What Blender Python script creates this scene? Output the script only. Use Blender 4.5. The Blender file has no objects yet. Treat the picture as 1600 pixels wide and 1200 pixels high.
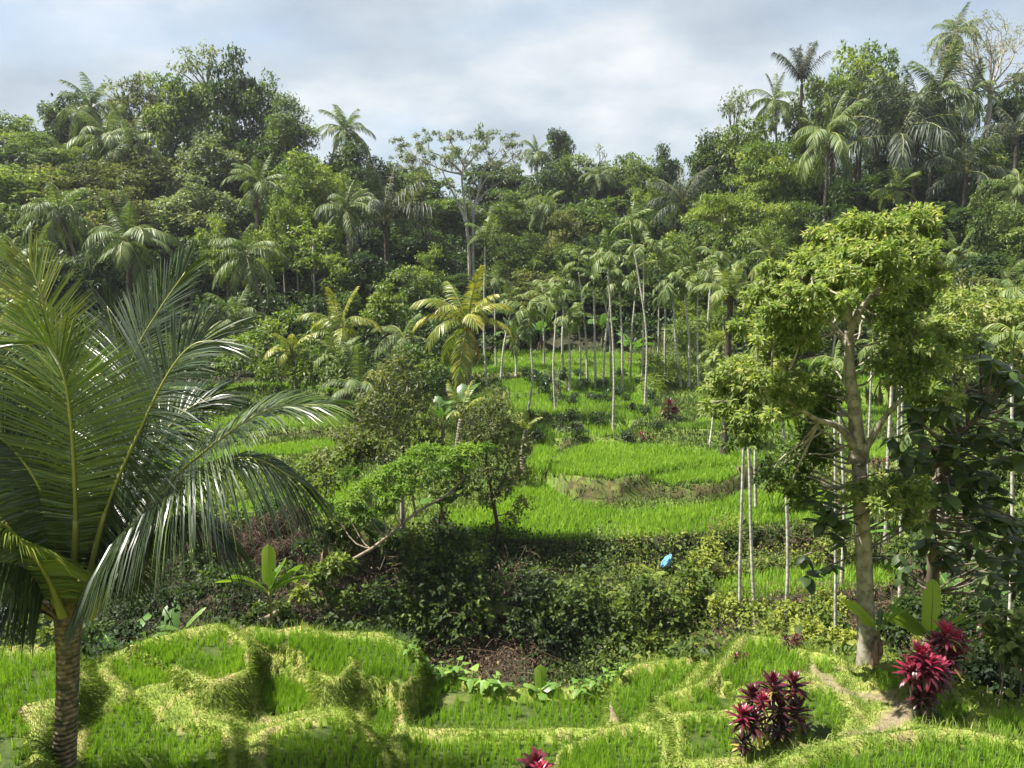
import bpy, math
import numpy as np
from mathutils import Vector, Matrix

# ------------------------------------------------------------------ camera, sky, sun, exposure
S = bpy.context.scene
COL = S.collection
PITCH = math.radians(8.0)
F = 1208.0
cam_d = bpy.data.cameras.new("camera")
cam_d.sensor_width = 36.0
cam_d.lens = 36.0 * F / 1600.0
cam_d.clip_start = 0.1
cam_d.clip_end = 2000.0
cam = bpy.data.objects.new("camera", cam_d)
COL.objects.link(cam)
cam.location = (0, 0, 0)
cam.rotation_euler = (math.pi / 2 - PITCH, 0, 0)
S.camera = cam

SUN_EL, SUN_AZ = math.radians(57.0), math.radians(-86.0)      # azimuth from +Y, negative = left
TO_SUN = Vector((math.sin(SUN_AZ) * math.cos(SUN_EL), math.cos(SUN_AZ) * math.cos(SUN_EL), math.sin(SUN_EL)))

W = bpy.data.worlds.new("World")
S.world = W
W.use_nodes = True
nt = W.node_tree
for n in list(nt.nodes):
    nt.nodes.remove(n)
N = nt.nodes.new
LK = nt.links.new
out = N("ShaderNodeOutputWorld")
sky = N("ShaderNodeTexSky")
sky.sky_type = 'NISHITA'
sky.sun_disc = False
sky.sun_elevation = SUN_EL
sky.sun_rotation = SUN_AZ
bg1 = N("ShaderNodeBackground"); bg1.inputs[1].default_value = 0.06
LK(sky.outputs[0], bg1.inputs[0])
tc = N("ShaderNodeTexCoord")
sep = N("ShaderNodeSeparateXYZ"); LK(tc.outputs["Generated"], sep.inputs[0])
addz = N("ShaderNodeMath"); addz.operation = 'ADD'; addz.inputs[1].default_value = 0.28
LK(sep.outputs[2], addz.inputs[0])
mxz = N("ShaderNodeMath"); mxz.operation = 'MAXIMUM'; mxz.inputs[1].default_value = 0.12
LK(addz.outputs[0], mxz.inputs[0])
dv = N("ShaderNodeVectorMath"); dv.operation = 'DIVIDE'
cmb = N("ShaderNodeCombineXYZ")
for i in range(3):
    LK(mxz.outputs[0], cmb.inputs[i])
LK(tc.outputs["Generated"], dv.inputs[0]); LK(cmb.outputs[0], dv.inputs[1])
mp = N("ShaderNodeMapping"); mp.inputs["Location"].default_value = (3.1, 1.7, 0.0)
mp.inputs["Scale"].default_value = (1.0, 1.25, 1.0)
LK(dv.outputs[0], mp.inputs[0])
n1 = N("ShaderNodeTexNoise"); n1.inputs["Scale"].default_value = 1.15; n1.inputs["Detail"].default_value = 7
n1.inputs["Roughness"].default_value = 0.52; n1.inputs["Distortion"].default_value = 0.25
LK(mp.outputs[0], n1.inputs[0])
cov = N("ShaderNodeValToRGB")
cov.color_ramp.elements[0].position = 0.34; cov.color_ramp.elements[1].position = 0.50
cov.color_ramp.elements[0].color = (0.6, 0.6, 0.6, 1); cov.color_ramp.elements[1].color = (0.97, 0.97, 0.97, 1)
LK(n1.outputs[0], cov.inputs[0])
mp2 = N("ShaderNodeMapping"); mp2.inputs["Location"].default_value = (7.7, 0.4, 2.0)
LK(dv.outputs[0], mp2.inputs[0])
n2 = N("ShaderNodeTexNoise"); n2.inputs["Scale"].default_value = 1.9; n2.inputs["Detail"].default_value = 8
n2.inputs["Roughness"].default_value = 0.55
LK(mp2.outputs[0], n2.inputs[0])
cc = N("ShaderNodeValToRGB")
cc.color_ramp.elements[0].position = 0.34; cc.color_ramp.elements[0].color = (0.44, 0.51, 0.59, 1)
cc.color_ramp.elements[1].position = 0.66; cc.color_ramp.elements[1].color = (0.82, 0.85, 0.87, 1)
e = cc.color_ramp.elements.new(0.5); e.color = (0.57, 0.65, 0.72, 1)
LK(n2.outputs[0], cc.inputs[0])
bg2 = N("ShaderNodeBackground"); bg2.inputs[1].default_value = 0.375
LK(cc.outputs[0], bg2.inputs[0])
mixw = N("ShaderNodeMixShader")
LK(cov.outputs[0], mixw.inputs[0]); LK(bg1.outputs[0], mixw.inputs[1]); LK(bg2.outputs[0], mixw.inputs[2])
LK(mixw.outputs[0], out.inputs[0])

sun_d = bpy.data.lights.new("sun", 'SUN')
sun_d.energy = 5.0
sun_d.angle = math.radians(0.5)
sun_d.color = (1.0, 0.95, 0.86)
sun = bpy.data.objects.new("sun", sun_d)
COL.objects.link(sun)
sun.rotation_euler = TO_SUN.to_track_quat('Z', 'Y').to_euler()
sun.location = (-30, 0, 40)

S.view_settings.view_transform = 'Standard'
S.view_settings.look = 'None'
S.view_settings.gamma = 1.0
S.view_settings.exposure = 1.6
S.view_settings.use_curve_mapping = False
S.cycles.max_bounces = 5
S.cycles.diffuse_bounces = 3
S.cycles.glossy_bounces = 2
S.cycles.transmission_bounces = 3
S.cycles.transparent_max_bounces = 4
S.cycles.caustics_reflective = False
S.cycles.caustics_refractive = False

# ------------------------------------------------------------------ helpers
rng = np.random.default_rng(11)
cp, sp = math.cos(PITCH), math.sin(PITCH)


def ray(px, py):
    u, v = (px - 800.0) / F, (600.0 - py) / F
    return np.array([u, cp + v * sp, -sp + v * cp])


def at(px, py, Y):
    d = ray(px, py)
    return d * (Y / d[1])


def onz(px, py, z):
    d = ray(px, py)
    return d * (z / d[2])


def nrm(a):
    return a / np.maximum(np.linalg.norm(a, axis=-1, keepdims=True), 1e-9)


def runit(n):
    return nrm(rng.normal(size=(n, 3)))


def hash2(ix, iy, seed):
    h = (ix.astype(np.int64) * 374761393 + iy.astype(np.int64) * 668265263 + seed * 1442695041) & 0x7fffffff
    h = ((h ^ (h >> 13)) * 1274126177) & 0x7fffffff
    return ((h ^ (h >> 16)) & 0xffff) / 65535.0


def vnoise(x, y, scale, seed=0, octaves=3):
    tot = 0.0; amp = 1.0; s = 0.0
    for o in range(octaves):
        X, Y = x / scale, y / scale
        ix, iy = np.floor(X), np.floor(Y)
        fx, fy = X - ix, Y - iy
        fx = fx * fx * (3 - 2 * fx); fy = fy * fy * (3 - 2 * fy)
        a = hash2(ix, iy, seed + o); b = hash2(ix + 1, iy, seed + o)
        c = hash2(ix, iy + 1, seed + o); d = hash2(ix + 1, iy + 1, seed + o)
        tot = tot + amp * ((a * (1 - fx) + b * fx) * (1 - fy) + (c * (1 - fx) + d * fx) * fy)
        s += amp; amp *= 0.5; scale *= 0.5
    return tot / s


class MB:
    """collects vertices and faces, then links them as one mesh"""
    def __init__(self):
        self.v = []; self.f = []; self.t = []; self.n = 0

    def add(self, v, faces, tone, mat=0):
        v = np.asarray(v, float).reshape(-1, 3)
        t = np.broadcast_to(np.asarray(tone, float), (len(v),))
        for fa in faces:
            fa = np.asarray(fa, int)
            if len(fa):
                self.f.append((fa + self.n, mat))
        self.v.append(v); self.t.append(t); self.n += len(v)

    def mesh(self, name, mats, smooth=False, extra=None):
        me = bpy.data.meshes.new(name)
        V = np.concatenate(self.v); T = np.concatenate(self.t)
        me.vertices.add(len(V)); me.vertices.foreach_set("co", V.astype(np.float32).ravel())
        loops = np.concatenate([f.ravel() for f, m in self.f]).astype(np.int32)
        sizes = np.concatenate([np.full(len(f), f.shape[1]) for f, m in self.f])
        mi = np.concatenate([np.full(len(f), m) for f, m in self.f]).astype(np.int32)
        starts = np.concatenate([[0], np.cumsum(sizes)[:-1]]).astype(np.int32)
        me.loops.add(len(loops)); me.loops.foreach_set("vertex_index", loops)
        me.polygons.add(len(sizes)); me.polygons.foreach_set("loop_start", starts)
        me.polygons.foreach_set("material_index", mi)
        if smooth:
            me.polygons.foreach_set("use_smooth", np.ones(len(sizes), bool))
        for m in mats:
            me.materials.append(m)
        a = me.attributes.new("tone", 'FLOAT', 'POINT')
        a.data.foreach_set("value", T.astype(np.float32))
        for k, arr in (extra or {}).items():
            a = me.attributes.new(k, 'FLOAT', 'POINT')
            a.data.foreach_set("value", np.asarray(arr, np.float32))
        me.update(calc_edges=True)
        return me


def ob(name, me, parent=None, loc=None):
    o = bpy.data.objects.new(name, me)
    COL.objects.link(o)
    if parent is not None:
        o.parent = parent
    if loc is not None:
        o.location = loc
    return o


def tag(o, label, cat, group=None, kind=None):
    o["label"] = label; o["category"] = cat
    if group:
        o["group"] = group
    if kind:
        o["kind"] = kind
    return o


def thing(name, label, cat, loc=(0, 0, 0), group=None, rz=0.0, scale=None):
    o = bpy.data.objects.new(name, None)
    o.empty_display_size = 0.2
    COL.objects.link(o)
    o.location = loc; o.rotation_euler = (0, 0, rz)
    if scale is not None:
        o.scale = scale
    return tag(o, label, cat, group)


def spline(P, n):
    P = np.asarray(P, float)
    if len(P) == 2:
        t = np.linspace(0, 1, n)[:, None]
        return P[0] * (1 - t) + P[1] * t
    Q = np.vstack([2 * P[0] - P[1], P, 2 * P[-1] - P[-2]])
    u = np.linspace(0, len(P) - 1, n)
    i = np.minimum(u.astype(int), len(P) - 2)
    t = (u - i)[:, None]
    a, b, c, d = Q[i], Q[i + 1], Q[i + 2], Q[i + 3]
    return 0.5 * (2 * b + (c - a) * t + (2 * a - 5 * b + 4 * c - d) * t * t + (3 * b - a - 3 * c + d) * t ** 3)


def tube(mb, path, rad, sides=7, tone=0.5, mat=0, cap=True):
    path = np.asarray(path, float); n = len(path)
    rad = np.broadcast_to(np.asarray(rad, float), (n,))
    T = nrm(np.gradient(path, axis=0))
    ref = np.array([0.0, 0.0, 1.0]) if abs(T[:, 2]).mean() < 0.8 else np.array([1.0, 0.0, 0.0])
    A = nrm(np.cross(T, ref)); B = np.cross(T, A)
    th = np.arange(sides) * 2 * math.pi / sides
    v = path[:, None, :] + rad[:, None, None] * (np.cos(th)[None, :, None] * A[:, None, :] + np.sin(th)[None, :, None] * B[:, None, :])
    i = np.arange(n - 1)[:, None] * sides; j = np.arange(sides)[None, :]; k = (np.arange(sides) + 1)[None, :] % sides
    q = np.stack([i + j, i + k, i + sides + k, i + sides + j], -1).reshape(-1, 4)
    fs = [q]
    if cap:
        fs.append(np.array([[(n - 1) * sides + s for s in range(sides)]]))
    mb.add(v.reshape(-1, 3), fs, tone, mat)


def diamonds(mb, P, D, NN, L, Wd, tone, mat=0, droop=0.0):
    """one leaf-shaped face per point, folded a little along its midrib"""
    n = len(P)
    L = np.broadcast_to(np.asarray(L, float), (n,))[:, None]; Wd = np.broadcast_to(np.asarray(Wd, float), (n,))[:, None]
    Sd = nrm(np.cross(D, NN)); Nn = np.cross(Sd, D)
    mid = P + D * L * 0.42 + Nn * Wd * 0.12
    tip = P + D * L - np.array([0, 0, 1.0]) * L * droop
    v = np.stack([P, mid + Sd * Wd * 0.5, tip, mid - Sd * Wd * 0.5], 1)
    idx = np.arange(n)[:, None] * 4
    f = np.concatenate([idx + np.array([[0, 1, 2]]), idx + np.array([[0, 2, 3]])])
    mb.add(v.reshape(-1, 3), [f], np.repeat(np.broadcast_to(tone, (n,)), 4), mat)


def clumps(mb, C, R, dens, k, L, Wd, tone, flat=0.8, shell=0.45, droop=0.25, spread=0.9, mat=0, tvar=0.13, updir=0.0):
    """leaf rosettes at twig ends spread through a set of clump volumes"""
    C = np.asarray(C, float).reshape(-1, 3); R = np.broadcast_to(np.asarray(R, float), (len(C),))
    tone = np.broadcast_to(np.asarray(tone, float), (len(C),))
    cnt = np.maximum(3, (dens * R * R * rng.uniform(0.75, 1.25, len(C))).astype(int))
    idx = np.repeat(np.arange(len(C)), cnt); n = len(idx)
    u = runit(n)
    fl = (u[:, 2] < -0.25) & (rng.random(n) < 0.7)
    u[fl, 2] *= -1
    r = R[idx] * (shell + (1 - shell) * rng.random(n) ** 0.6) * (1 + 0.25 * rng.normal(size=n).clip(-1.2, 1.6))
    tip = C[idx] + u * r[:, None] * np.array([1, 1, flat])
    tt = tone[idx] + rng.normal(size=n) * tvar * 0.6
    P = np.repeat(tip, k, 0); U = np.repeat(u, k, 0); m = n * k
    D = nrm(U * 0.6 + runit(m) * spread + np.array([0, 0, updir - droop]))
    NN = nrm(runit(m) * 0.55 + U * 0.35 + np.array([0, 0, 0.75]))
    P = P + D * (L * 0.1)
    sc = rng.uniform(0.65, 1.25, m)
    diamonds(mb, P, D, NN, L * sc, Wd * sc, (np.repeat(tt, k) + rng.normal(size=m) * tvar * 0.6).clip(0, 1), mat, droop=0.12)


# ------------------------------------------------------------------ materials
def new_mat(name):
    m = bpy.data.materials.new(name); m.use_nodes = True
    t = m.node_tree
    for n in list(t.nodes):
        t.nodes.remove(n)
    return m, t


def ramp_node(t, stops):
    r = t.nodes.new("ShaderNodeValToRGB")
    els = r.color_ramp.elements
    els[0].position = stops[0][0]; els[0].color = (*stops[0][1], 1)
    els[1].position = stops[-1][0]; els[1].color = (*stops[-1][1], 1)
    for p, c in stops[1:-1]:
        e = els.new(p); e.color = (*c, 1)
    return r


def leaf_mat(name, stops, rough=0.5, spec=0.35, trans=0.42, objvar=0.16, tboost=(1.25, 1.35, 0.6)):
    m, t = new_mat(name)
    at_ = t.nodes.new("ShaderNodeAttribute"); at_.attribute_name = "tone"
    oi = t.nodes.new("ShaderNodeObjectInfo")
    mm = t.nodes.new("ShaderNodeMath"); mm.operation = 'MULTIPLY_ADD'
    mm.inputs[1].default_value = objvar; mm.inputs[2].default_value = -objvar / 2
    t.links.new(oi.outputs["Random"], mm.inputs[0])
    ad = t.nodes.new("ShaderNodeMath"); ad.operation = 'ADD'; ad.use_clamp = True
    t.links.new(at_.outputs["Fac"], ad.inputs[0]); t.links.new(mm.outputs[0], ad.inputs[1])
    r = ramp_node(t, stops); t.links.new(ad.outputs[0], r.inputs[0])
    p = t.nodes.new("ShaderNodeBsdfPrincipled")
    p.inputs["Roughness"].default_value = rough
    p.inputs["Specular IOR Level"].default_value = spec
    t.links.new(r.outputs[0], p.inputs["Base Color"])
    tr = t.nodes.new("ShaderNodeBsdfTranslucent")
    mul = t.nodes.new("ShaderNodeMix"); mul.data_type = 'RGBA'; mul.blend_type = 'MULTIPLY'
    mul.inputs[0].default_value = 1.0
    t.links.new(r.outputs[0], mul.inputs[6]); mul.inputs[7].default_value = (*tboost, 1)
    t.links.new(mul.outputs[2], tr.inputs[0])
    mx = t.nodes.new("ShaderNodeMixShader"); mx.inputs[0].default_value = trans
    t.links.new(p.outputs[0], mx.inputs[1]); t.links.new(tr.outputs[0], mx.inputs[2])
    o = t.nodes.new("ShaderNodeOutputMaterial"); t.links.new(mx.outputs[0], o.inputs[0])
    return m


def bark_mat(name, c0, c1, scale=6.0, bump=0.4, rings=0.0, patch=None, zstretch=0.25, rmix=0.85):
    m, t = new_mat(name)
    tcn = t.nodes.new("ShaderNodeTexCoord")
    mpn = t.nodes.new("ShaderNodeMapping"); mpn.inputs["Scale"].default_value = (1, 1, zstretch)
    t.links.new(tcn.outputs["Object"], mpn.inputs[0])
    nz = t.nodes.new("ShaderNodeTexNoise"); nz.inputs["Scale"].default_value = scale; nz.inputs["Detail"].default_value = 6
    t.links.new(mpn.outputs[0], nz.inputs[0])
    r = ramp_node(t, [(0.32, c0), (0.68, c1)]); t.links.new(nz.outputs[0], r.inputs[0])
    colr = r.outputs[0]; height = nz.outputs[0]
    if rings:
        wv = t.nodes.new("ShaderNodeTexWave"); wv.wave_type = 'BANDS'; wv.bands_direction = 'Z'
        wv.inputs["Scale"].default_value = rings; wv.inputs["Distortion"].default_value = 3.0
        wv.inputs["Detail"].default_value = 3; wv.inputs["Detail Scale"].default_value = 2.0
        t.links.new(tcn.outputs["Object"], wv.inputs[0])
        rr = ramp_node(t, [(0.0, (0.35, 0.33, 0.3)), (0.28, (1, 1, 1))]); t.links.new(wv.outputs[0], rr.inputs[0])
        mul = t.nodes.new("ShaderNodeMix"); mul.data_type = 'RGBA'; mul.blend_type = 'MULTIPLY'; mul.inputs[0].default_value = rmix
        t.links.new(colr, mul.inputs[6]); t.links.new(rr.outputs[0], mul.inputs[7]); colr = mul.outputs[2]
        ah = t.nodes.new("ShaderNodeMath"); ah.operation = 'ADD'
        t.links.new(wv.outputs[0], ah.inputs[0]); t.links.new(nz.outputs[0], ah.inputs[1]); height = ah.outputs[0]
    if patch:
        n3 = t.nodes.new("ShaderNodeTexNoise"); n3.inputs["Scale"].default_value = scale * 0.8; n3.inputs["Detail"].default_value = 5
        t.links.new(tcn.outputs["Object"], n3.inputs[0])
        r3 = ramp_node(t, [(0.50, (0, 0, 0)), (0.58, (1, 1, 1))]); t.links.new(n3.outputs[0], r3.inputs[0])
        mk = t.nodes.new("ShaderNodeMix"); mk.data_type = 'RGBA'
        t.links.new(r3.outputs[0], mk.inputs[0]); t.links.new(colr, mk.inputs[6]); mk.inputs[7].default_value = (*patch, 1)
        colr = mk.outputs[2]
    p = t.nodes.new("ShaderNodeBsdfPrincipled"); p.inputs["Roughness"].default_value = 0.85
    p.inputs["Specular IOR Level"].default_value = 0.2
    t.links.new(colr, p.inputs["Base Color"])
    b = t.nodes.new("ShaderNodeBump"); b.inputs["Strength"].default_value = bump; b.inputs["Distance"].default_value = 0.03
    t.links.new(height, b.inputs["Height"]); t.links.new(b.outputs[0], p.inputs["Normal"])
    o = t.nodes.new("ShaderNodeOutputMaterial"); t.links.new(p.outputs[0], o.inputs[0])
    return m


M = {}
M['dense'] = leaf_mat("dense_leaf", [(0.0, (0.018, 0.038, 0.012)), (0.5, (0.044, 0.080, 0.020)), (1.0, (0.11, 0.155, 0.04))], rough=0.5, spec=0.3, trans=0.38)
M['broad'] = leaf_mat("broad_leaf", [(0.0, (0.03, 0.056, 0.013)), (0.5, (0.082, 0.132, 0.027)), (1.0, (0.18, 0.225, 0.05))], rough=0.5)
M['bright'] = leaf_mat("bright_leaf", [(0.0, (0.045, 0.085, 0.013)), (0.5, (0.125, 0.185, 0.026)), (1.0, (0.24, 0.285, 0.05))], rough=0.5)
M['olive'] = leaf_mat("olive_leaf", [(0.0, (0.04, 0.05, 0.016)), (0.5, (0.10, 0.12, 0.034)), (1.0, (0.21, 0.215, 0.065))], rough=0.55)
M['pale'] = leaf_mat("pale_leaf", [(0.0, (0.06, 0.08, 0.04)), (0.5, (0.12, 0.155, 0.075)), (1.0, (0.22, 0.24, 0.13))], rough=0.5)
M['yellowgreen'] = leaf_mat("yellowgreen_leaf", [(0.0, (0.06, 0.10, 0.024)), (0.4, (0.14, 0.205, 0.052)), (0.75, (0.25, 0.30, 0.095)), (1.0, (0.46, 0.43, 0.19))], rough=0.5, spec=0.25, trans=0.5)
M['feather'] = leaf_mat("feather_leaf", [(0.0, (0.055, 0.11, 0.016)), (0.5, (0.14, 0.235, 0.032)), (1.0, (0.25, 0.34, 0.06))], rough=0.6, spec=0.2)
M['palm'] = leaf_mat("palm_leaf", [(0.0, (0.04, 0.065, 0.022)), (0.5, (0.095, 0.145, 0.042)), (0.8, (0.18, 0.225, 0.065)), (1.0, (0.32, 0.30, 0.10))], rough=0.5, spec=0.25, trans=0.28)
M['palm_front'] = leaf_mat("coconut_leaflet", [(0.0, (0.014, 0.030, 0.011)), (0.5, (0.027, 0.045, 0.020)), (0.8, (0.10, 0.16, 0.024)), (1.0, (0.28, 0.28, 0.05))], rough=0.36, spec=0.5, trans=0.2, objvar=0.0)
M['palm_yellow'] = leaf_mat("yellow_palm_leaf", [(0.0, (0.06, 0.10, 0.015)), (0.5, (0.15, 0.20, 0.03)), (1.0, (0.42, 0.35, 0.06))], rough=0.4, trans=0.3, objvar=0.3)
M['sugar'] = leaf_mat("sugar_palm_leaf", [(0.0, (0.016, 0.026, 0.015)), (0.5, (0.038, 0.055, 0.030)), (1.0, (0.13, 0.15, 0.09))], rough=0.5, spec=0.3, trans=0.18)
M['dead_frond'] = leaf_mat("dead_frond", [(0.0, (0.30, 0.16, 0.03)), (0.5, (0.45, 0.25, 0.05)), (1.0, (0.55, 0.36, 0.10))], rough=0.7, trans=0.3, tboost=(1, 1, 1))
M['rachis'] = leaf_mat("frond_rachis", [(0.0, (0.10, 0.11, 0.03)), (0.5, (0.20, 0.21, 0.05)), (1.0, (0.34, 0.30, 0.10))], rough=0.4, trans=0.0)
M['banana'] = leaf_mat("banana_leaf", [(0.0, (0.035, 0.075, 0.025)), (0.5, (0.10, 0.20, 0.035)), (1.0, (0.26, 0.36, 0.05))], rough=0.36, spec=0.5, trans=0.35, objvar=0.1)
M['banana_stem'] = bark_mat("banana_stem", (0.10, 0.09, 0.03), (0.24, 0.20, 0.09), scale=9, bump=0.2)
M['dry'] = leaf_mat("dry_leaf", [(0.0, (0.035, 0.022, 0.014)), (0.5, (0.11, 0.07, 0.042)), (1.0, (0.27, 0.19, 0.11))], rough=0.8, trans=0.15, tboost=(1, 1, 1))
M['cordyline'] = leaf_mat("cordyline_leaf", [(0.0, (0.020, 0.018, 0.012)), (0.3, (0.055, 0.016, 0.020)), (0.55, (0.115, 0.018, 0.032)), (0.8, (0.24, 0.018, 0.052)), (1.0, (0.46, 0.045, 0.10))], rough=0.35, spec=0.5, trans=0.3, objvar=0.0, tboost=(1.3, 0.8, 0.9))
M['cord_yellow'] = leaf_mat("cordyline_old_leaf", [(0.0, (0.10, 0.08, 0.03)), (1.0, (0.42, 0.30, 0.06))], rough=0.5, trans=0.3, tboost=(1.2, 1, .8))
M['big_leaf'] = leaf_mat("large_dark_leaf", [(0.0, (0.018, 0.034, 0.010)), (0.5, (0.052, 0.088, 0.024)), (0.85, (0.11, 0.16, 0.045)), (1.0, (0.20, 0.26, 0.07))], rough=0.45, spec=0.35, trans=0.35, objvar=0.0)
M['taro'] = leaf_mat("taro_leaf", [(0.0, (0.06, 0.13, 0.02)), (0.5, (0.14, 0.25, 0.04)), (1.0, (0.26, 0.37, 0.07))], rough=0.45, trans=0.35)
M['coffee'] = leaf_mat("coffee_leaf", [(0.0, (0.012, 0.028, 0.010)), (0.5, (0.03, 0.06, 0.018)), (1.0, (0.08, 0.12, 0.035))], rough=0.35, spec=0.5)
M['fern'] = leaf_mat("fern_leaf", [(0.0, (0.06, 0.11, 0.02)), (0.5, (0.14, 0.21, 0.03)), (1.0, (0.27, 0.32, 0.06))], rough=0.5, trans=0.35)
M['creeper'] = leaf_mat("creeper_leaf", [(0.0, (0.015, 0.030, 0.010)), (0.35, (0.040, 0.068, 0.018)), (0.65, (0.095, 0.145, 0.024)), (1.0, (0.25, 0.28, 0.05))], rough=0.55, spec=0.22)
M['rice'] = leaf_mat("rice_blade", [(0.0, (0.08, 0.16, 0.013)), (0.5, (0.185, 0.33, 0.03)), (1.0, (0.36, 0.47, 0.07))], rough=0.5, trans=0.4, objvar=0.0, tboost=(1.3, 1.3, 0.5))
M['turf'] = leaf_mat("bank_grass_blade", [(0.0, (0.08, 0.14, 0.018)), (0.5, (0.185, 0.265, 0.036)), (0.8, (0.31, 0.34, 0.08)), (1.0, (0.44, 0.37, 0.19))], rough=0.6, trans=0.3, objvar=0.0, tboost=(1.2, 1.2, 0.6))
M['turf_far'] = leaf_mat("terrace_grass_blade", [(0.0, (0.040, 0.070, 0.012)), (0.4, (0.095, 0.150, 0.022)), (0.75, (0.185, 0.225, 0.045)), (1.0, (0.32, 0.29, 0.11))], rough=0.6, trans=0.35, objvar=0.0, tboost=(1.2, 1.2, 0.6))
M['bark'] = bark_mat("tree_bark", (0.06, 0.048, 0.035), (0.20, 0.17, 0.13), scale=7)
M['bark_pale'] = bark_mat("pale_tree_bark", (0.22, 0.20, 0.165), (0.46, 0.42, 0.35), scale=5, bump=0.2)
M['bark_big'] = bark_mat("mottled_tree_bark", (0.10, 0.085, 0.06), (0.30, 0.27, 0.21), scale=9, bump=0.6, patch=(0.28, 0.26, 0.21), zstretch=0.6)
M['bark_palm'] = bark_mat("coconut_trunk", (0.13, 0.105, 0.075), (0.30, 0.26, 0.20), scale=8, rings=2.2, bump=0.5)
M['bark_front'] = bark_mat("ringed_coconut_trunk", (0.09, 0.066, 0.045), (0.31, 0.24, 0.17), scale=11, rings=4.2, bump=0.9, patch=(0.075, 0.068, 0.045), zstretch=0.7, rmix=0.6)
M['bark_areca'] = bark_mat("areca_trunk", (0.27, 0.26, 0.21), (0.52, 0.50, 0.43), scale=5, rings=1.3, bump=0.1, rmix=0.5)
M['bark_dark'] = bark_mat("dark_fibrous_trunk", (0.025, 0.02, 0.015), (0.09, 0.075, 0.055), scale=12)
M['log'] = bark_mat("weathered_log", (0.13, 0.10, 0.07), (0.30, 0.24, 0.165), scale=8, bump=0.3)
M['fibre'] = bark_mat("palm_fibre", (0.05, 0.035, 0.022), (0.17, 0.12, 0.075), scale=22, bump=0.6)
M['shaft'] = bark_mat("crownshaft", (0.07, 0.12, 0.03), (0.15, 0.20, 0.05), scale=5, bump=0.05)

# ------------------------------------------------------------------ the ground: terraces, ravine and hills as one height field
# flooded rice fields, each a level outline (level in metres below the eye, outline traced through the camera onto that level)
NEAR = [
    (-6.55, [(-200, 1035), (40, 1022), (92, 1022), (90, 1092), (20, 1108), (-200, 1115)]),
    (-6.75, [(215, 1012), (335, 990), (376, 1008), (380, 1050), (338, 1062), (292, 1046), (228, 1024)]),
    (-6.95, [(185, 1034), (215, 1028), (262, 1052), (262, 1068), (215, 1074), (190, 1056)]),
    (-6.85, [(392, 993), (470, 990), (534, 1010), (540, 1038), (520, 1060), (470, 1042), (425, 1016)]),
    (-6.95, [(505, 1000), (595, 1002), (648, 1030), (640, 1058), (605, 1073), (582, 1068), (562, 1040)]),
    (-7.45, [(432, 1042), (478, 1062), (498, 1078), (472, 1112), (428, 1122), (412, 1096)]),
    (-7.05, [(150, 1130), (212, 1094), (236, 1138), (296, 1142), (338, 1150), (348, 1200), (330, 1270), (130, 1270)]),
    (-6.60, [(-200, 1120), (20, 1116), (44, 1140), (40, 1200), (20, 1270), (-200, 1270)]),
    (-7.45, [(578, 1088), (612, 1092), (618, 1140), (600, 1160), (576, 1150)]),
    (-7.20, [(432, 1150), (520, 1128), (560, 1150), (590, 1190), (590, 1270), (420, 1270)]),
    (-7.65, [(652, 1096), (690, 1096), (945, 1090), (940, 1126), (928, 1140), (658, 1142)]),
    (-7.45, [(640, 1154), (930, 1152), (862, 1186), (842, 1240), (850, 1270), (640, 1270)]),
    (-7.60, [(662, 1084), (700, 1068), (760, 1088), (700, 1090)]),
    (-7.30, [(958, 1076), (1010, 1051), (1088, 1040), (1062, 1072), (1012, 1108), (974, 1138), (962, 1106)]),
    (-7.15, [(880, 1180), (985, 1142), (1030, 1166), (1030, 1240), (1010, 1270), (862, 1270)]),
    (-7.05, [(1045, 1100), (1118, 1082), (1148, 1082), (1138, 1113), (1060, 1118)]),
    (-6.95, [(1075, 1126), (1138, 1122), (1150, 1160), (1138, 1184), (1082, 1188)]),
    (-6.85, [(1178, 1006), (1228, 1011), (1268, 1040), (1240, 1057), (1150, 1074), (1132, 1060)]),
    (-6.75, [(1252, 1082), (1290, 1077), (1324, 1116), (1300, 1150), (1260, 1164)]),
    (-6.75, [(1278, 1030), (1300, 1034), (1308, 1050), (1290, 1052)]),
    (-6.75, [(1370, 1052), (1402, 1050), (1404, 1074), (1376, 1078)]),
    (-6.65, [(1448, 1097), (1486, 1087), (1508, 1118), (1498, 1142), (1438, 1136)]),
    (-6.35, [(1250, 1204), (1350, 1172), (1490, 1158), (1530, 1162), (1640, 1184), (1800, 1240), (1800, 1290), (1230, 1290)]),
    (-7.00, [(1538, 1122), (1600, 1128), (1700, 1160), (1640, 1178), (1550, 1160)]),
]
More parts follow.
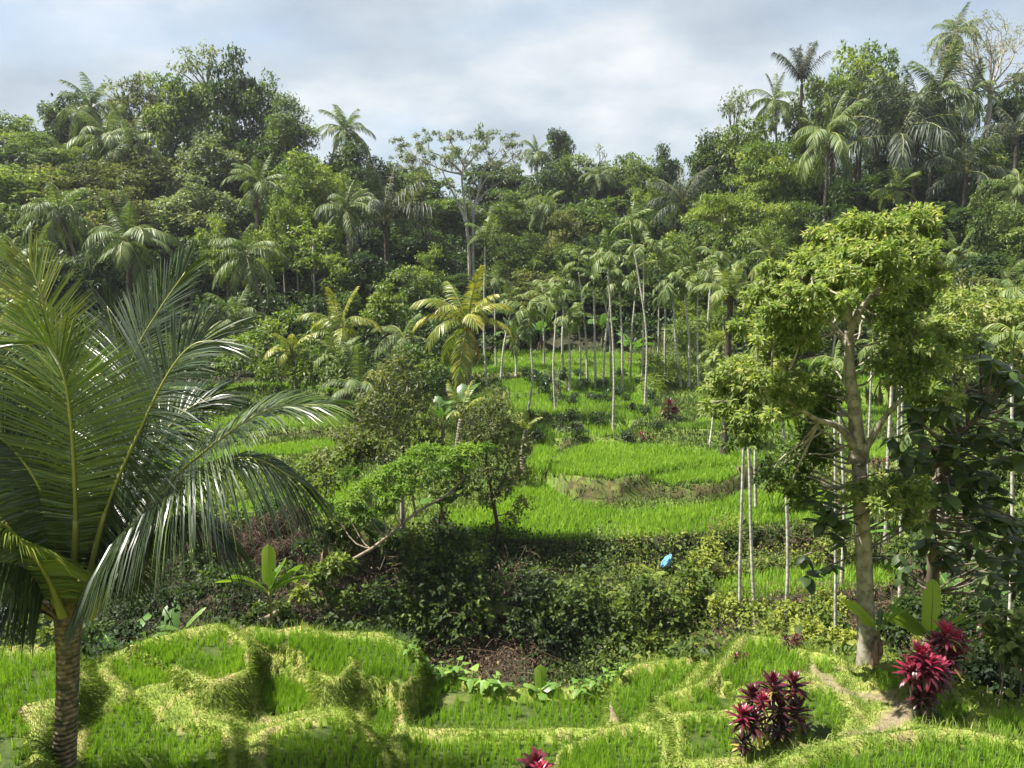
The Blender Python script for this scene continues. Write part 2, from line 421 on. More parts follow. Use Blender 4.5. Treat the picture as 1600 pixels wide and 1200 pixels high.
FAR = [
    (-10.6, [(700, 852), (790, 843), (900, 848), (1050, 840), (1170, 826), (1292, 818), (1292, 772), (1185, 764), (1120, 790), (980, 802), (888, 786), (846, 762), (815, 764), (770, 790), (700, 806)]),
    (-9.55, [(862, 735), (880, 711), (925, 696), (1000, 698), (1100, 707), (1225, 716), (1262, 724), (1160, 728), (1062, 730), (1003, 744), (960, 751), (900, 745)]),
    (-9.95, [(1008, 753), (1062, 739), (1138, 732), (1142, 746), (1120, 757), (1050, 759)]),
    (-9.0, [(1042, 671), (1120, 655), (1262, 654), (1262, 678), (1140, 677)]),
    (-9.9, [(832, 702), (866, 694), (866, 716), (846, 746), (822, 752)]),
    (-9.2, [(842, 668), (900, 664), (985, 668), (975, 684), (900, 684), (845, 686)]),
    (-8.75, [(800, 625), (870, 612), (1030, 618), (1030, 655), (985, 658), (850, 650), (810, 648)]),
    (-8.2, [(775, 600), (850, 588), (1000, 592), (1040, 600), (1030, 610), (870, 605), (800, 615)]),
    (-7.7, [(690, 575), (800, 566), (1000, 570), (1050, 578), (1000, 584), (850, 580), (700, 588)]),
    (-7.2, [(690, 556), (800, 550), (1000, 556), (1000, 562), (800, 560), (700, 566)]),
    (-8.0, [(255, 606), (420, 600), (540, 610), (530, 616), (420, 608), (270, 614)]),
    (-8.9, [(230, 660), (400, 653), (545, 657), (545, 667), (400, 675), (230, 680)]),
    (-9.35, [(230, 722), (390, 702), (540, 690), (540, 705), (400, 718), (230, 742)]),
    (-10.0, [(360, 800), (465, 764), (560, 760), (545, 788), (395, 814)]),
    (-11.35, [(1112, 918), (1200, 897), (1395, 886), (1420, 912), (1300, 928), (1125, 936)]),
    (-9.4, [(1262, 705), (1420, 692), (1500, 690), (1500, 715), (1400, 722), (1270, 722)]),
    (-7.4, [(1230, 590), (1330, 582), (1460, 585), (1460, 600), (1330, 600), (1240, 604)]),
    (-9.0, [(1270, 640), (1460, 632), (1520, 640), (1520, 662), (1300, 664)]),
    (-6.7, [(1240, 568), (1340, 562), (1400, 566), (1340, 572), (1250, 574)]),
]
POLYS = []
for lv, pp in NEAR + FAR:
    POLYS.append((lv, np.array([onz(x, y, lv)[:2] for x, y in pp])))
NN_ = len(NEAR)

EDGE = [(-260, 1040, -6.6), (0, 1024, -6.6), (120, 1024, -6.5), (220, 1003, -6.7), (340, 986, -6.7), (470, 985, -6.8), (600, 998, -6.9), (655, 1026, -7.0),
        (700, 1064, -7.5), (760, 1086, -7.6), (860, 1089, -7.6), (950, 1068, -7.4), (1010, 1045, -7.25), (1100, 1020, -6.95), (1180, 1001, -6.8),
        (1260, 1012, -6.85), (1340, 1040, -6.75), (1400, 1046, -6.8), (1500, 1085, -6.75), (1560, 1110, -6.95), (1700, 1150, -7.0), (1900, 1200, -7)]
EDGE_P = np.array([onz(x, y, z) for x, y, z in EDGE])
ctrl = [tuple(p) for p in EDGE_P]
dirs = nrm(EDGE_P[:, :2])
for k, p in enumerate(EDGE_P):
    d = dirs[k]
    deep = 1.0 if p[0] < 3.0 else max(0.55, 1.0 - (p[0] - 3.0) * 0.08)
    ctrl.append((p[0] + d[0] * 1.3, p[1] + d[1] * 1.3, p[2] - 1.9 * deep))
    ctrl.append((p[0] + d[0] * 4.2, p[1] + d[1] * 4.2, p[2] - 5.0 * deep))
for x in (-30, -22, -15, -10, -5, 0, 4):
    ctrl.append((x, 21.0, -13.2)); ctrl.append((x, 24.5, -13.0)); ctrl.append((x * 1.05, 28.3, -11.6))
for x, y, z in [(8, 21, -11.8), (12, 21, -11.6), (17, 21, -11.8), (25, 21, -12), (7.5, 25, -12.4), (12, 25.5, -12.0), (20, 27, -12), (32, 26, -12),
                (22, 33, -10.2), (30, 36, -9.6), (-20, 33, -10.2), (-30, 36, -9.6), (-14, 33, -10.1), (-9, 33.5, -10.3),
                (-12, 40, -9.5), (-6, 40, -9.6), (-20, 45, -8.8), (-30, 48, -8.2), (-8, 52, -8.6), (-3, 48, -9.0),
                (-26, 60, -7.0), (-45, 60, -5.5), (-14, 60, -7.4), (-20, 74, -3.0), (-35, 75, -2), (-55, 75, 0), (-8, 74, -5.5), (-25, 95, 4), (-45, 100, 9),
                (-70, 100, 9), (-45, 130, 16), (-80, 130, 15), (-15, 110, 5), (-110, 120, 12), (-60, 55, -4),
                (0, 76, -6.6), (10, 80, -5), (0, 95, -1.5), (15, 110, 3), (0, 130, 8), (25, 130, 8), (12, 160, 10), (12, 68, -6.9),
                (20, 62, -7.2), (26, 66, -5.8), (30, 72, -4), (45, 75, 0), (30, 85, 1), (40, 100, 8), (60, 100, 11), (52, 72, 0), (75, 80, 3), (60, 130, 15), (95, 120, 14),
                (22, 45, -8.6), (32, 50, -7), (45, 55, -4), (28, 58, -7), (40, 40, -7.5),
                (-200, 150, 10), (200, 150, 10), (0, 300, 6), (-200, 300, 6), (200, 300, 6), (0, 200, 9), (-100, 200, 12), (100, 200, 12), (0, 420, 4), (-300, 60, 0), (300, 60, 0),
                (0, 0, -1.8), (0, 4, -4.1), (-10, 3, -4.0), (10, 3, -4.0), (0, -20, 3), (-20, 0, -2.5), (20, 0, -2.5), (-15, 9, -5.9), (16, 9, -5.9), (0, 8, -6.3), (-6, 8, -6.3), (6, 8, -6.1),
                (-40, 30, -9), (45, 30, -9), (0, -100, 8), (-150, -50, 4), (150, -50, 4), (0, -300, 8), (-300, -300, 4), (300, -300, 4)]:
    ctrl.append((x, y, z))
for lv, P in POLYS[NN_:]:
    c = P.mean(0); ctrl.append((c[0], c[1], lv))
for lv, P in POLYS[:NN_]:
    c = P.mean(0); ctrl.append((c[0], c[1], lv))
CT = np.array(ctrl)
# plate spline through the control points (in a log-distance plane so that near detail and far hills share one spline)


def warp(x, y):
    y2 = y + 6.0
    r = np.sqrt(x * x + y2 * y2) + 1e-6
    lr = np.log1p(r / 6.0) * 10.0
    return x / r * lr, y2 / r * lr


def tps_phi(d2):
    return d2 * np.log(d2 + 1e-9)


cx_, cy_ = warp(CT[:, 0], CT[:, 1])
K = tps_phi((cx_[:, None] - cx_[None]) ** 2 + (cy_[:, None] - cy_[None]) ** 2)
K += np.eye(len(K)) * 0.08
Pm = np.stack([np.ones_like(cx_), cx_, cy_], 1)
A_ = np.block([[K, Pm], [Pm.T, np.zeros((3, 3))]])
sol = np.linalg.solve(A_, np.concatenate([CT[:, 2], np.zeros(3)]))


def base_z(x, y):
    outz = np.empty(len(x))
    for s in range(0, len(x), 20000):
        wx, wy = warp(x[s:s + 20000], y[s:s + 20000])
        d2 = (wx[:, None] - cx_[None]) ** 2 + (wy[:, None] - cy_[None]) ** 2
        outz[s:s + 20000] = tps_phi(d2) @ sol[:-3] + sol[-3] + sol[-2] * wx + sol[-1] * wy
    return outz


def poly_dist(x, y, P):
    """distance outside, 0 or less inside (distance to the outline, negated)"""
    ins = np.zeros(len(x), bool); d2 = np.full(len(x), 1e9)
    Q = np.roll(P, -1, 0)
    for (x1, y1), (x2, y2) in zip(P, Q):
        c = ((y1 > y) != (y2 > y))
        with np.errstate(divide='ignore', invalid='ignore'):
            xi = (x2 - x1) * (y - y1) / (y2 - y1 + 1e-12) + x1
        ins ^= c & (x < xi)
        ex, ey = x2 - x1, y2 - y1
        t = np.clip(((x - x1) * ex + (y - y1) * ey) / (ex * ex + ey * ey + 1e-12), 0, 1)
        d2 = np.minimum(d2, (x - x1 - t * ex) ** 2 + (y - y1 - t * ey) ** 2)
    d = np.sqrt(d2)
    return np.where(ins, -d, d)


def ground_eval(x, y):
    """height and rice mask"""
    r = np.sqrt(x * x + y * y)
    # wobble outlines a little so that the dikes are not ruler-straight
    wob = np.clip(r * 0.010, 0.04, 0.5)
    xw = x + (vnoise(x, y, 1.3, 5) - 0.5) * wob * 1.6; yw = y + (vnoise(x, y, 1.1, 9) - 0.5) * wob * 1.6
    z0 = base_z(x, y)
    s0 = np.where(r < 24, np.clip(0.10 + 0.020 * r, 0.3, 2.0), np.clip(0.10 + 0.015 * r, 0.3, 1.2))
    bump = (vnoise(x, y, 0.55, 21, 3) - 0.5) * 0.06 * np.clip(r / 14, 0.7, 2.0) + (vnoise(x, y, 2.4, 31, 2) - 0.5) * np.where(r < 22, 0.10, 0.25)
    bump = bump + np.where(r > 58, (vnoise(x, y, 9.0, 41, 2) - 0.5) * 2.0, 0)
    w0 = 1 / s0 ** 3
    num = (z0 + bump) * w0; den = w0.copy()
    rice = np.zeros(len(x)); lvl = np.zeros(len(x)); dmin = np.full(len(x), 99.0)
    for lv, P in POLYS:
        mg = 3.0 if lv > -8 and P[:, 1].max() < 22 else 7.0
        m = (xw > P[:, 0].min() - mg) & (xw < P[:, 0].max() + mg) & (yw > P[:, 1].min() - mg) & (yw < P[:, 1].max() + mg)
        if not m.any():
            continue
        ii = np.nonzero(m)[0]
        d = poly_dist(xw[ii], yw[ii], P)
        near = lv > -8 and P[:, 1].max() < 22
        d = d - (0.045 if near else 0.1)
        dd = np.maximum(d, 0) + 0.03
        w = 1 / dd ** (4 if near else 3.5)
        bw = np.where(r[ii] < 24, 0.13, 0.28)                       # dike around the field
        crest = np.where(r[ii] < 24, 0.10, 0.22) * np.exp(-((d - bw) / bw) ** 2)
        num[ii] += (lv + crest + bump[ii] * 0.5 * np.clip(d * 3, 0, 1)) * w; den[ii] += w
        inside = d <= 0
        better = inside & (d < dmin[ii]); rice[ii[better]] = 1; lvl[ii[better]] = lv
        dmin[ii] = np.minimum(dmin[ii], d)
    z = num / den
    mud = (vnoise(x, y, 0.3, 77, 2) - 0.5) * 0.03
    z = np.where(rice > 0, lvl + mud - np.where(r < 24, 0.03, 0), z)
    return z, rice, dmin


TH = np.concatenate([np.linspace(-180, -50, 40), np.arange(-48, -42, 0.5), np.arange(-42, 42.01, 0.2), np.arange(42.5, 48.5, 0.5), np.linspace(50, 180, 40)])
TH = np.radians(TH)
R0, RAT = 1.0, 1.0088
NR = int(math.log(480) / math.log(RAT))
RR = R0 * RAT ** np.arange(NR)
tt, rr = np.meshgrid(TH, RR)
gx, gy = (rr * np.sin(tt)).ravel(), (rr * np.cos(tt)).ravel()
gz, grice, gdm = ground_eval(gx, gy)
GZ = gz.reshape(NR, len(TH)); GR = grice.reshape(NR, len(TH)); GD = gdm.reshape(NR, len(TH))


def lookup(G, x, y):
    x = np.atleast_1d(np.asarray(x, float)); y = np.atleast_1d(np.asarray(y, float))
    th = np.arctan2(x, y); r = np.maximum(np.sqrt(x * x + y * y), R0)
    fi = np.clip(np.log(r / R0) / math.log(RAT), 0, NR - 1.001); fj = np.clip(np.interp(th, TH, np.arange(len(TH))), 0, len(TH) - 1.001)
    i = fi.astype(int); j = fj.astype(int); a = fi - i; b = fj - j
    return (G[i, j] * (1 - a) * (1 - b) + G[i + 1, j] * a * (1 - b) + G[i, j + 1] * (1 - a) * b + G[i + 1, j + 1] * a * b)


def zat(x, y):
    r = lookup(GZ, x, y)
    return r if np.ndim(x) else float(r[0])


def hit(px, py, y0=8.0, y1=140.0):
    """first point of the ground along the line of sight through a pixel of the photograph"""
    d = ray(px, py); d = d / d[1]
    Y = np.concatenate([np.arange(y0, 25, 0.03), np.arange(25, y1, 0.1)])
    z = lookup(GZ, d[0] * Y, Y)
    k = np.nonzero(d[2] * Y < z)[0]
    if len(k) == 0:
        return np.array([d[0] * y1, y1, z[-1]])
    Y = Y[k[0]]
    return np.array([d[0] * Y, Y, float(lookup(GZ, d[0] * Y, Y)[0])])


# footpath of bare earth over the near terraces
PATHS = [(0.22, [(1452, 1092), (1425, 1105), (1400, 1125), (1370, 1142), (1330, 1156), (1290, 1168), (1240, 1182), (1200, 1192), (1140, 1204)], -6.65),
         (0.13, [(1262, 1028), (1285, 1058), (1310, 1078), (1345, 1086), (1385, 1092), (1400, 1108)], -6.7),
         (0.08, [(945, 1085), (955, 1110), (965, 1140)], -7.4)]
gpath = np.zeros(len(gx))
near_i = np.nonzero((np.hypot(gx, gy) < 20) & (gy > 5))[0]
for wd, pp, lv in PATHS:
    Pp = spline(np.array([onz(x, y, lv) for x, y in pp]), 40)[:, :2]
    d = np.min(np.hypot(gx[near_i][:, None] - Pp[None, :, 0], gy[near_i][:, None] - Pp[None, :, 1]), 1)
    d = d + (vnoise(gx[near_i], gy[near_i], 0.22, 3) - 0.5) * 0.26
    gpath[near_i] = np.maximum(gpath[near_i], np.clip(1.25 - d / wd, 0, 1))
gpath *= (grice < 0.5)
GP = gpath.reshape(NR, len(TH))
# wild ground: ravine, its far bank and the wooded hills
ex = EDGE_P[:, 0]; eth = np.arctan2(EDGE_P[:, 0], EDGE_P[:, 1]); er = np.hypot(EDGE_P[:, 0], EDGE_P[:, 1])
gr_ = np.hypot(gx, gy); gth = np.arctan2(gx, gy)
edge_r = np.interp(gth, eth, er)
gwild = np.clip((gr_ - edge_r - 0.2) / 0.5, 0, 1) * np.clip((31.5 - gy) / 1.5, 0, 1)
gwild = np.maximum(gwild, np.clip((gr_ - np.where(gx < -7, 54, np.where(gx > 18, 50, 68))) / 5, 0, 1))
gwild *= (grice < 0.5)
slope = np.hypot(*np.gradient(GZ, axis=(0, 1))[0:2]) * 0
dzr = np.gradient(GZ, axis=0) / np.gradient(rr, axis=0)
dzt = np.gradient(GZ, axis=1) / (np.gradient(tt, axis=1) * rr)
slope = np.hypot(dzr, dzt)
GS = slope
GW = gwild.reshape(NR, len(TH))

gm = MB()
i = np.arange(NR - 1)[:, None] * len(TH); j = np.arange(len(TH) - 1)[None]
q = np.stack([i + j, i + j + len(TH), i + j + len(TH) + 1, i + j + 1], -1).reshape(-1, 4)
gm.add(np.stack([gx, gy, gz], 1), [q], grice * np.clip(1.4 - slope.ravel() * 2.5, 0, 1))

m, t = new_mat("ground")
L_ = t.links.new


def attr(nm):
    a = t.nodes.new("ShaderNodeAttribute"); a.attribute_name = nm
    return a.outputs["Fac"]


def mixc(f, a, b):
    mk = t.nodes.new("ShaderNodeMix"); mk.data_type = 'RGBA'
    L_(f, mk.inputs[0])
    for s, c in ((6, a), (7, b)):
        if isinstance(c, tuple):
            mk.inputs[s].default_value = (*c, 1)
        else:
            L_(c, mk.inputs[s])
    return mk.outputs[2]


def noise_(scale, detail=5, rough=0.6):
    tcn = t.nodes.new("ShaderNodeTexCoord"); n = t.nodes.new("ShaderNodeTexNoise")
    n.inputs["Scale"].default_value = scale; n.inputs["Detail"].default_value = detail; n.inputs["Roughness"].default_value = rough
    L_(tcn.outputs["Object"], n.inputs[0])
    return n.outputs[0]


def rmp(f, stops):
    r = ramp_node(t, stops); L_(f, r.inputs[0])
    return r.outputs[0]


turf = rmp(noise_(2.2), [(0.3, (0.09, 0.14, 0.022)), (0.48, (0.19, 0.24, 0.045)), (0.58, (0.28, 0.28, 0.085)), (0.7, (0.26, 0.20, 0.11))])
soil = rmp(noise_(5), [(0.3, (0.025, 0.028, 0.011)), (0.55, (0.065, 0.055, 0.024)), (0.75, (0.14, 0.11, 0.05))])
mud = rmp(noise_(7), [(0.35, (0.028, 0.05, 0.008)), (0.65, (0.06, 0.085, 0.016))])
wild = rmp(noise_(3), [(0.35, (0.015, 0.016, 0.009)), (0.65, (0.045, 0.045, 0.02))])
earth = rmp(noise_(9), [(0.3, (0.10, 0.08, 0.05)), (0.5, (0.17, 0.135, 0.085)), (0.7, (0.27, 0.22, 0.14))])
st = t.nodes.new("ShaderNodeMath"); st.operation = 'MULTIPLY'
L_(attr("steep"), st.inputs[0]); L_(rmp(noise_(1.7, 4), [(0.30, (0.25, 0.25, 0.25)), (0.6, (1, 1, 1))]), st.inputs[1])
turf2 = rmp(noise_(1.3), [(0.3, (0.055, 0.10, 0.016)), (0.5, (0.10, 0.16, 0.024)), (0.7, (0.17, 0.20, 0.045))])
c = mixc(attr("far"), turf, turf2)
c = mixc(st.outputs[0], c, soil)
c = mixc(attr("wild"), c, wild)
c = mixc(attr("tone"), c, mud)
c = mixc(attr("path"), c, earth)
p = t.nodes.new("ShaderNodeBsdfPrincipled"); p.inputs["Roughness"].default_value = 0.9; p.inputs["Specular IOR Level"].default_value = 0.15
L_(c, p.inputs["Base Color"])
rg = t.nodes.new("ShaderNodeMath"); rg.operation = 'MULTIPLY_ADD'; rg.inputs[1].default_value = -0.25; rg.inputs[2].default_value = 0.9
L_(attr("tone"), rg.inputs[0]); L_(rg.outputs[0], p.inputs["Roughness"])
b = t.nodes.new("ShaderNodeBump"); b.inputs["Strength"].default_value = 0.7; b.inputs["Distance"].default_value = 0.06
L_(noise_(14, 6, 0.7), b.inputs["Height"]); L_(b.outputs[0], p.inputs["Normal"])
o = t.nodes.new("ShaderNodeOutputMaterial"); L_(p.outputs[0], o.inputs[0])
M['ground'] = m
steep = np.clip((slope.ravel() - np.where(gr_ < 20, 0.5, 0.22)) / np.where(gr_ < 20, 0.6, 0.4), 0, 1) * np.where(gr_ < 20, 0.4, 1.0) * (grice < 0.5)
g = ob("ground", gm.mesh("ground", [m], smooth=True, extra={"far": np.clip((gr_ - 22) / 4, 0, 1), "path": gpath, "wild": gwild, "steep": steep}))
tag(g, "terraced green valley floor with rice fields, ravine and wooded hills", "ground", kind="structure")

# ------------------------------------------------------------------ rice and bank grass


def sample_poly(P, step, jit=0.8):
    x0, y0 = P.min(0); x1, y1 = P.max(0)
    X, Y = np.meshgrid(np.arange(x0, x1, step), np.arange(y0, y1, step))
    X = X.ravel() + (rng.random(X.size) - 0.5) * step * jit; Y = Y.ravel() + (rng.random(Y.size) - 0.5) * step * jit
    th = np.abs(np.arctan2(X, Y))
    k = th < math.radians(41)
    return X[k], Y[k]


def blades(mb, P, H, Wd, lean, tone, mat=0):
    n = len(P)
    a = rng.random(n) * 2 * math.pi; la = rng.random(n) * 2 * math.pi
    s = np.stack([np.cos(a), np.sin(a), np.zeros(n)], 1) * (Wd * 0.5)[:, None]
    l = np.stack([np.cos(la), np.sin(la), np.zeros(n)], 1) * (lean * H)[:, None]
    up = np.array([0, 0, 1.0])
    mid = P + l * 0.35 + up * (H * 0.6)[:, None]
    tip = P + l * 1.0 + up * (H * np.sqrt(np.clip(1 - lean ** 2 * 0.6, 0.1, 1)))[:, None]
    v = np.stack([P - s, P + s, mid + s * 0.75, mid - s * 0.75, tip], 1)
    ix = np.arange(n)[:, None] * 5
    mb.add(v.reshape(-1, 3), [ix + np.array([[0, 1, 2, 3]]), ix + np.array([[3, 2, 4]])], np.repeat(tone, 5), mat)


rice_near = MB()
for lv, P in POLYS[:NN_]:
    x, y = sample_poly(P, 0.125, 0.5)
    k = lookup(GR, x, y) > 0.6
    x, y = x[k], y[k]
    gap = vnoise(x, y, 0.6, 55, 2)
    k = rng.random(len(x)) < np.clip((gap - 0.20) * 6, 0.2, 1)
    x, y = x[k], y[k]; z = zat(x, y)
    nb = 21
    X = np.repeat(np.stack([x, y, z - 0.01], 1), nb, 0); n = len(X)
    X[:, :2] += rng.normal(size=(n, 2)) * 0.022
    hs = np.repeat(0.15 + 0.13 * vnoise(x, y, 1.2, 91, 2), nb)
    tn = np.repeat(0.18 + 0.5 * vnoise(x, y, 0.9, 17, 2) + rng.normal(size=len(x)) * 0.07, nb) + rng.normal(size=n) * 0.1
    blades(rice_near, X, hs * rng.uniform(0.6, 1.15, n), rng.uniform(0.007, 0.013, n), rng.uniform(0.05, 0.45, n), tn.clip(0, 1))
o = ob("rice_grass", rice_near.mesh("rice_grass", [M['rice']]))
tag(o, "young green rice standing in the near terrace fields at the bottom", "rice", "rice in the terraces", "stuff")

rice_far = MB()
for lv, P in POLYS[NN_:]:
    d0 = P[:, 1].mean()
    step = 0.18 if d0 < 42 else 0.28
    x, y = sample_poly(P, step, 0.9)
    k = lookup(GR, x, y) > 0.6
    x, y = x[k], y[k]; z = zat(x, y)
    nb = 6 if d0 < 42 else 5
    X = np.repeat(np.stack([x, y, z - 0.01], 1), nb, 0); n = len(X)
    X[:, :2] += rng.normal(size=(n, 2)) * 0.08
    tn = np.repeat(0.34 + 0.36 * vnoise(x, y, 2.6, 17, 3), nb) + rng.normal(size=n) * 0.11
    blades(rice_far, X, rng.uniform(0.24, 0.42, n), rng.uniform(0.025, 0.05, n), rng.uniform(0.05, 0.5, n), tn.clip(0, 1))
o = ob("rice_grass", rice_far.mesh("rice_grass", [M['rice']]))
tag(o, "bright green rice on the far terraces across the ravine", "rice", "rice in the terraces", "stuff")

turf_mb = MB()
n = 520000
th = np.radians(rng.uniform(-41, 41, n)); r = np.sqrt(rng.uniform(8.6 ** 2, 17.5 ** 2, n))
x, y = r * np.sin(th), r * np.cos(th)
k = (lookup(GR, x, y) < 0.45) & (lookup(GW, x, y) < 0.6) & (lookup(GP, x, y) < rng.random(n) * 0.8)
x, y, r = x[k], y[k], r[k]; z = zat(x, y); n = len(x)
tn = 0.02 + 0.55 * vnoise(x, y, 0.5, 61, 3) + 0.40 * np.clip(vnoise(x, y, 1.5, 66, 3) * 2 - 0.95, -.2, 1) + rng.normal(size=n) * 0.14
long = rng.random(n) < 0.07 * vnoise(x, y, 1.6, 62, 2) * 2
blades(turf_mb, np.stack([x, y, z - 0.01], 1), np.where(long, rng.uniform(0.10, 0.24, n), rng.uniform(0.02, 0.055, n)), rng.uniform(0.006, 0.012, n), rng.uniform(0.2, 0.95, n), tn.clip(0, 1))
# grass hanging down the steep dike faces
n = 700000
th = np.radians(rng.uniform(-41, 41, n)); r = np.sqrt(rng.uniform(8.6 ** 2, 17.5 ** 2, n))
x, y = r * np.sin(th), r * np.cos(th)
sl = lookup(GS, x, y)
k = (sl > 0.7) & (lookup(GW, x, y) < 0.6) & (rng.random(n) < np.clip(sl / 2.5, .2, 1))
x, y = x[k], y[k]; z = zat(x, y); n = len(x)
gxx = (zat(x + .05, y) - zat(x - .05, y)); gyy = (zat(x, y + .05) - zat(x, y - .05))
dn = nrm(np.stack([-gxx, -gyy, np.full(n, .03)], 1))
D = nrm(dn * .8 + runit(n) * .6 + np.array([0, 0, -.25]))
tn = 0.05 + 0.5 * vnoise(x + z, y + z, 0.4, 64, 3) + rng.normal(size=n) * 0.2
L = rng.uniform(.04, .13, n)
diamonds(turf_mb, np.stack([x, y, z], 1) + rng.normal(size=(n, 3)) * .01, D, nrm(dn + runit(n) * .5), L, rng.uniform(.008, .014, n), tn.clip(0, 1), droop=.35)
o = ob("bank_grass", turf_mb.mesh("bank_grass", [M['turf']]))
tag(o, "short yellowish mown grass covering the near dikes and banks", "grass", "grass on the banks", "stuff")

turf_far = MB()
n = 520000
th = np.radians(rng.uniform(-40, 40, n)); r = np.sqrt(rng.uniform(27.5 ** 2, 76 ** 2, n))
x, y = r * np.sin(th), r * np.cos(th)
k = (lookup(GR, x, y) < 0.45) & (lookup(GW, x, y) < 0.9) & (rng.random(n) < np.clip(1.35 - r / 75, 0.25, 1)) & (rng.random(n) < np.where(lookup(GS, x, y) > 0.75, 0.3, 1))
x, y, r = x[k], y[k], r[k]; z = zat(x, y); n = len(x)
tn = 0.02 + 0.45 * vnoise(x, y, 2.2, 61, 3) + 0.5 * np.clip(vnoise(x, y, 5.0, 68, 3) * 2 - 1.0, -.1, 1) - 0.7 * np.clip(lookup(GS, x, y) - .2, 0, .6) + rng.normal(size=n) * 0.12
blades(turf_far, np.stack([x, y, z - 0.02], 1), rng.uniform(0.10, 0.38, n), rng.uniform(0.03, 0.06, n) * np.clip(r / 38, 1, 1.6), rng.uniform(0.2, 0.9, n), tn.clip(0, 1))
o = ob("bank_grass", turf_far.mesh("bank_grass", [M['turf_far']]))
tag(o, "rough grass on the banks between the far rice terraces", "grass", "grass on the banks", "stuff")

# ------------------------------------------------------------------ builders for palms, trees and plants


def frond(mb, path, S, nl, ll, wd, droop, a0=72, a1=22, s0=0.14, tone=0.5, plume=0.0, lift=0.15, rr=0.03, tvar=0.1, tipfade=0.0, nprof=0.6, sides=5, lmin=0.25, apow=1.15):
    """one feather frond: a tapering midrib and drooping leaflets on both sides"""
    n = len(path)
    seg = np.linalg.norm(np.diff(path, axis=0), axis=1); cum = np.concatenate([[0], np.cumsum(seg)]); cum /= cum[-1]
    T = nrm(np.gradient(path, axis=0))
    S = np.broadcast_to(S, T.shape)
    S = nrm(S - T * (S * T).sum(1, keepdims=True)); Nn = np.cross(S, T)
    tube(mb, path, rr * (1 - 0.85 * cum) + 0.004, sides, 0.35 + 0.3 * np.repeat(cum, sides), 1)
    s = np.linspace(s0, 0.995, nl)
    for sg in (-1, 1):
        sj = np.clip(s + rng.normal(size=nl) * 0.25 / nl, s0, 1)
        it = lambda A: np.stack([np.interp(sj, cum, A[:, c]) for c in range(3)], 1)
        P, t_, s_, n_ = it(path), nrm(it(T)), nrm(it(S)), nrm(it(Nn))
        q = (sj - s0) / (1 - s0)
        ang = np.radians(a0 + (a1 - a0) * q ** apow) + rng.normal(size=nl) * 0.06
        d = t_ * np.cos(ang)[:, None] + s_ * (sg * np.sin(ang))[:, None] + n_ * lift
        if plume:
            d = d + n_ * (rng.normal(size=nl) * plume)[:, None] + s_ * (rng.normal(size=nl) * plume * 0.3)[:, None]
        d = nrm(d)
        L = ll * np.maximum(np.sin(math.pi * (0.17 + 0.70 * q)) ** nprof, lmin) * rng.uniform(0.9, 1.06, nl)
        g = np.array([0, 0, -1.0])
        ts = np.array([0.0, 0.35, 0.7, 1.0])
        dr = droop * rng.uniform(0.8, 1.25, nl)
        pts = P[:, None, :] + d[:, None, :] * (L[:, None] * ts)[:, :, None] + g * (dr[:, None] * L[:, None] * ts ** 2.0)[:, :, None]
        wdir = nrm(t_ - d * (t_ * d).sum(1, keepdims=True) + n_ * (rng.normal(size=nl) * 0.4)[:, None])
        hw = wd * 0.5 * np.array([0.55, 1.0, 0.8])
        v = np.concatenate([np.stack([pts[:, k] - wdir * hw[k], pts[:, k] + wdir * hw[k]], 1) for k in range(3)] + [pts[:, 3:4]], 1)
        ix = np.arange(nl)[:, None] * 7
        f4 = np.concatenate([ix + np.array([[0, 1, 3, 2]]), ix + np.array([[2, 3, 5, 4]])])
        f3 = ix + np.array([[4, 5, 6]])
        tv = (tone + rng.normal(size=nl) * tvar + tipfade * q).clip(0, 1)
        mb.add(v.reshape(-1, 3), [f4, f3], np.repeat(tv, 7), 0)


def arc_path(L, e0, bend, n=14, pw=1.2, side=0.0):
    s = np.linspace(0, 1, n); a = np.radians(e0 - bend * s ** pw)
    ds = L / (n - 1)
    x = np.concatenate([[0], np.cumsum(np.cos((a[1:] + a[:-1]) / 2) * ds)]); z = np.concatenate([[0], np.cumsum(np.sin((a[1:] + a[:-1]) / 2) * ds)])
    return np.stack([x, side * s ** 2 * L, z], 1)


YAX = np.array([0.0, 1.0, 0.0])


def frond_set(kind, mats, L, spec, **kw):
    """a few frond meshes from upright to hanging"""
    res = []
    for k, (e0, bend) in enumerate(spec):
        mb = MB()
        frond(mb, arc_path(L * rng.uniform(0.92, 1.05), e0, bend, side=rng.normal() * 0.06), YAX, **kw)
        res.append(mb.mesh(kind + "_frond", mats))
    return res


COCO_SPEC = [(84, 30), (72, 60), (58, 85), (42, 95), (25, 95), (8, 85), (-18, 60), (-45, 40)]
FR = {}
FR['coconut'] = [frond_set("coconut", [M['palm'], M['rachis']], 4.0, COCO_SPEC, nl=44, ll=0.95, wd=0.075, droop=0.55, tone=0.5, rr=0.05, tvar=0.12) for _ in range(2)]
FR['yellow'] = [frond_set("coconut", [M['palm_yellow'], M['rachis']], 4.0, COCO_SPEC, nl=44, ll=1.0, wd=0.08, droop=0.45, tone=0.5, rr=0.05, tvar=0.16, tipfade=0.1)]
FR['areca'] = [frond_set("areca", [M['palm'], M['rachis']], 1.9, [(86, 35), (70, 70), (55, 95), (35, 105), (12, 90), (-15, 70)], nl=20, ll=0.62, wd=0.085, droop=0.45, tone=0.55, rr=0.03, tvar=0.12, s0=0.2) for _ in range(2)]
FR['sugar'] = [frond_set("sugar_palm", [M['sugar'], M['rachis']], 6.5, [(84, 28), (74, 45), (64, 65), (50, 80), (34, 90), (10, 75)], nl=64, ll=1.25, wd=0.075, droop=0.85, tone=0.5, rr=0.06, tvar=0.22, plume=0.45, s0=0.16) for _ in range(2)]
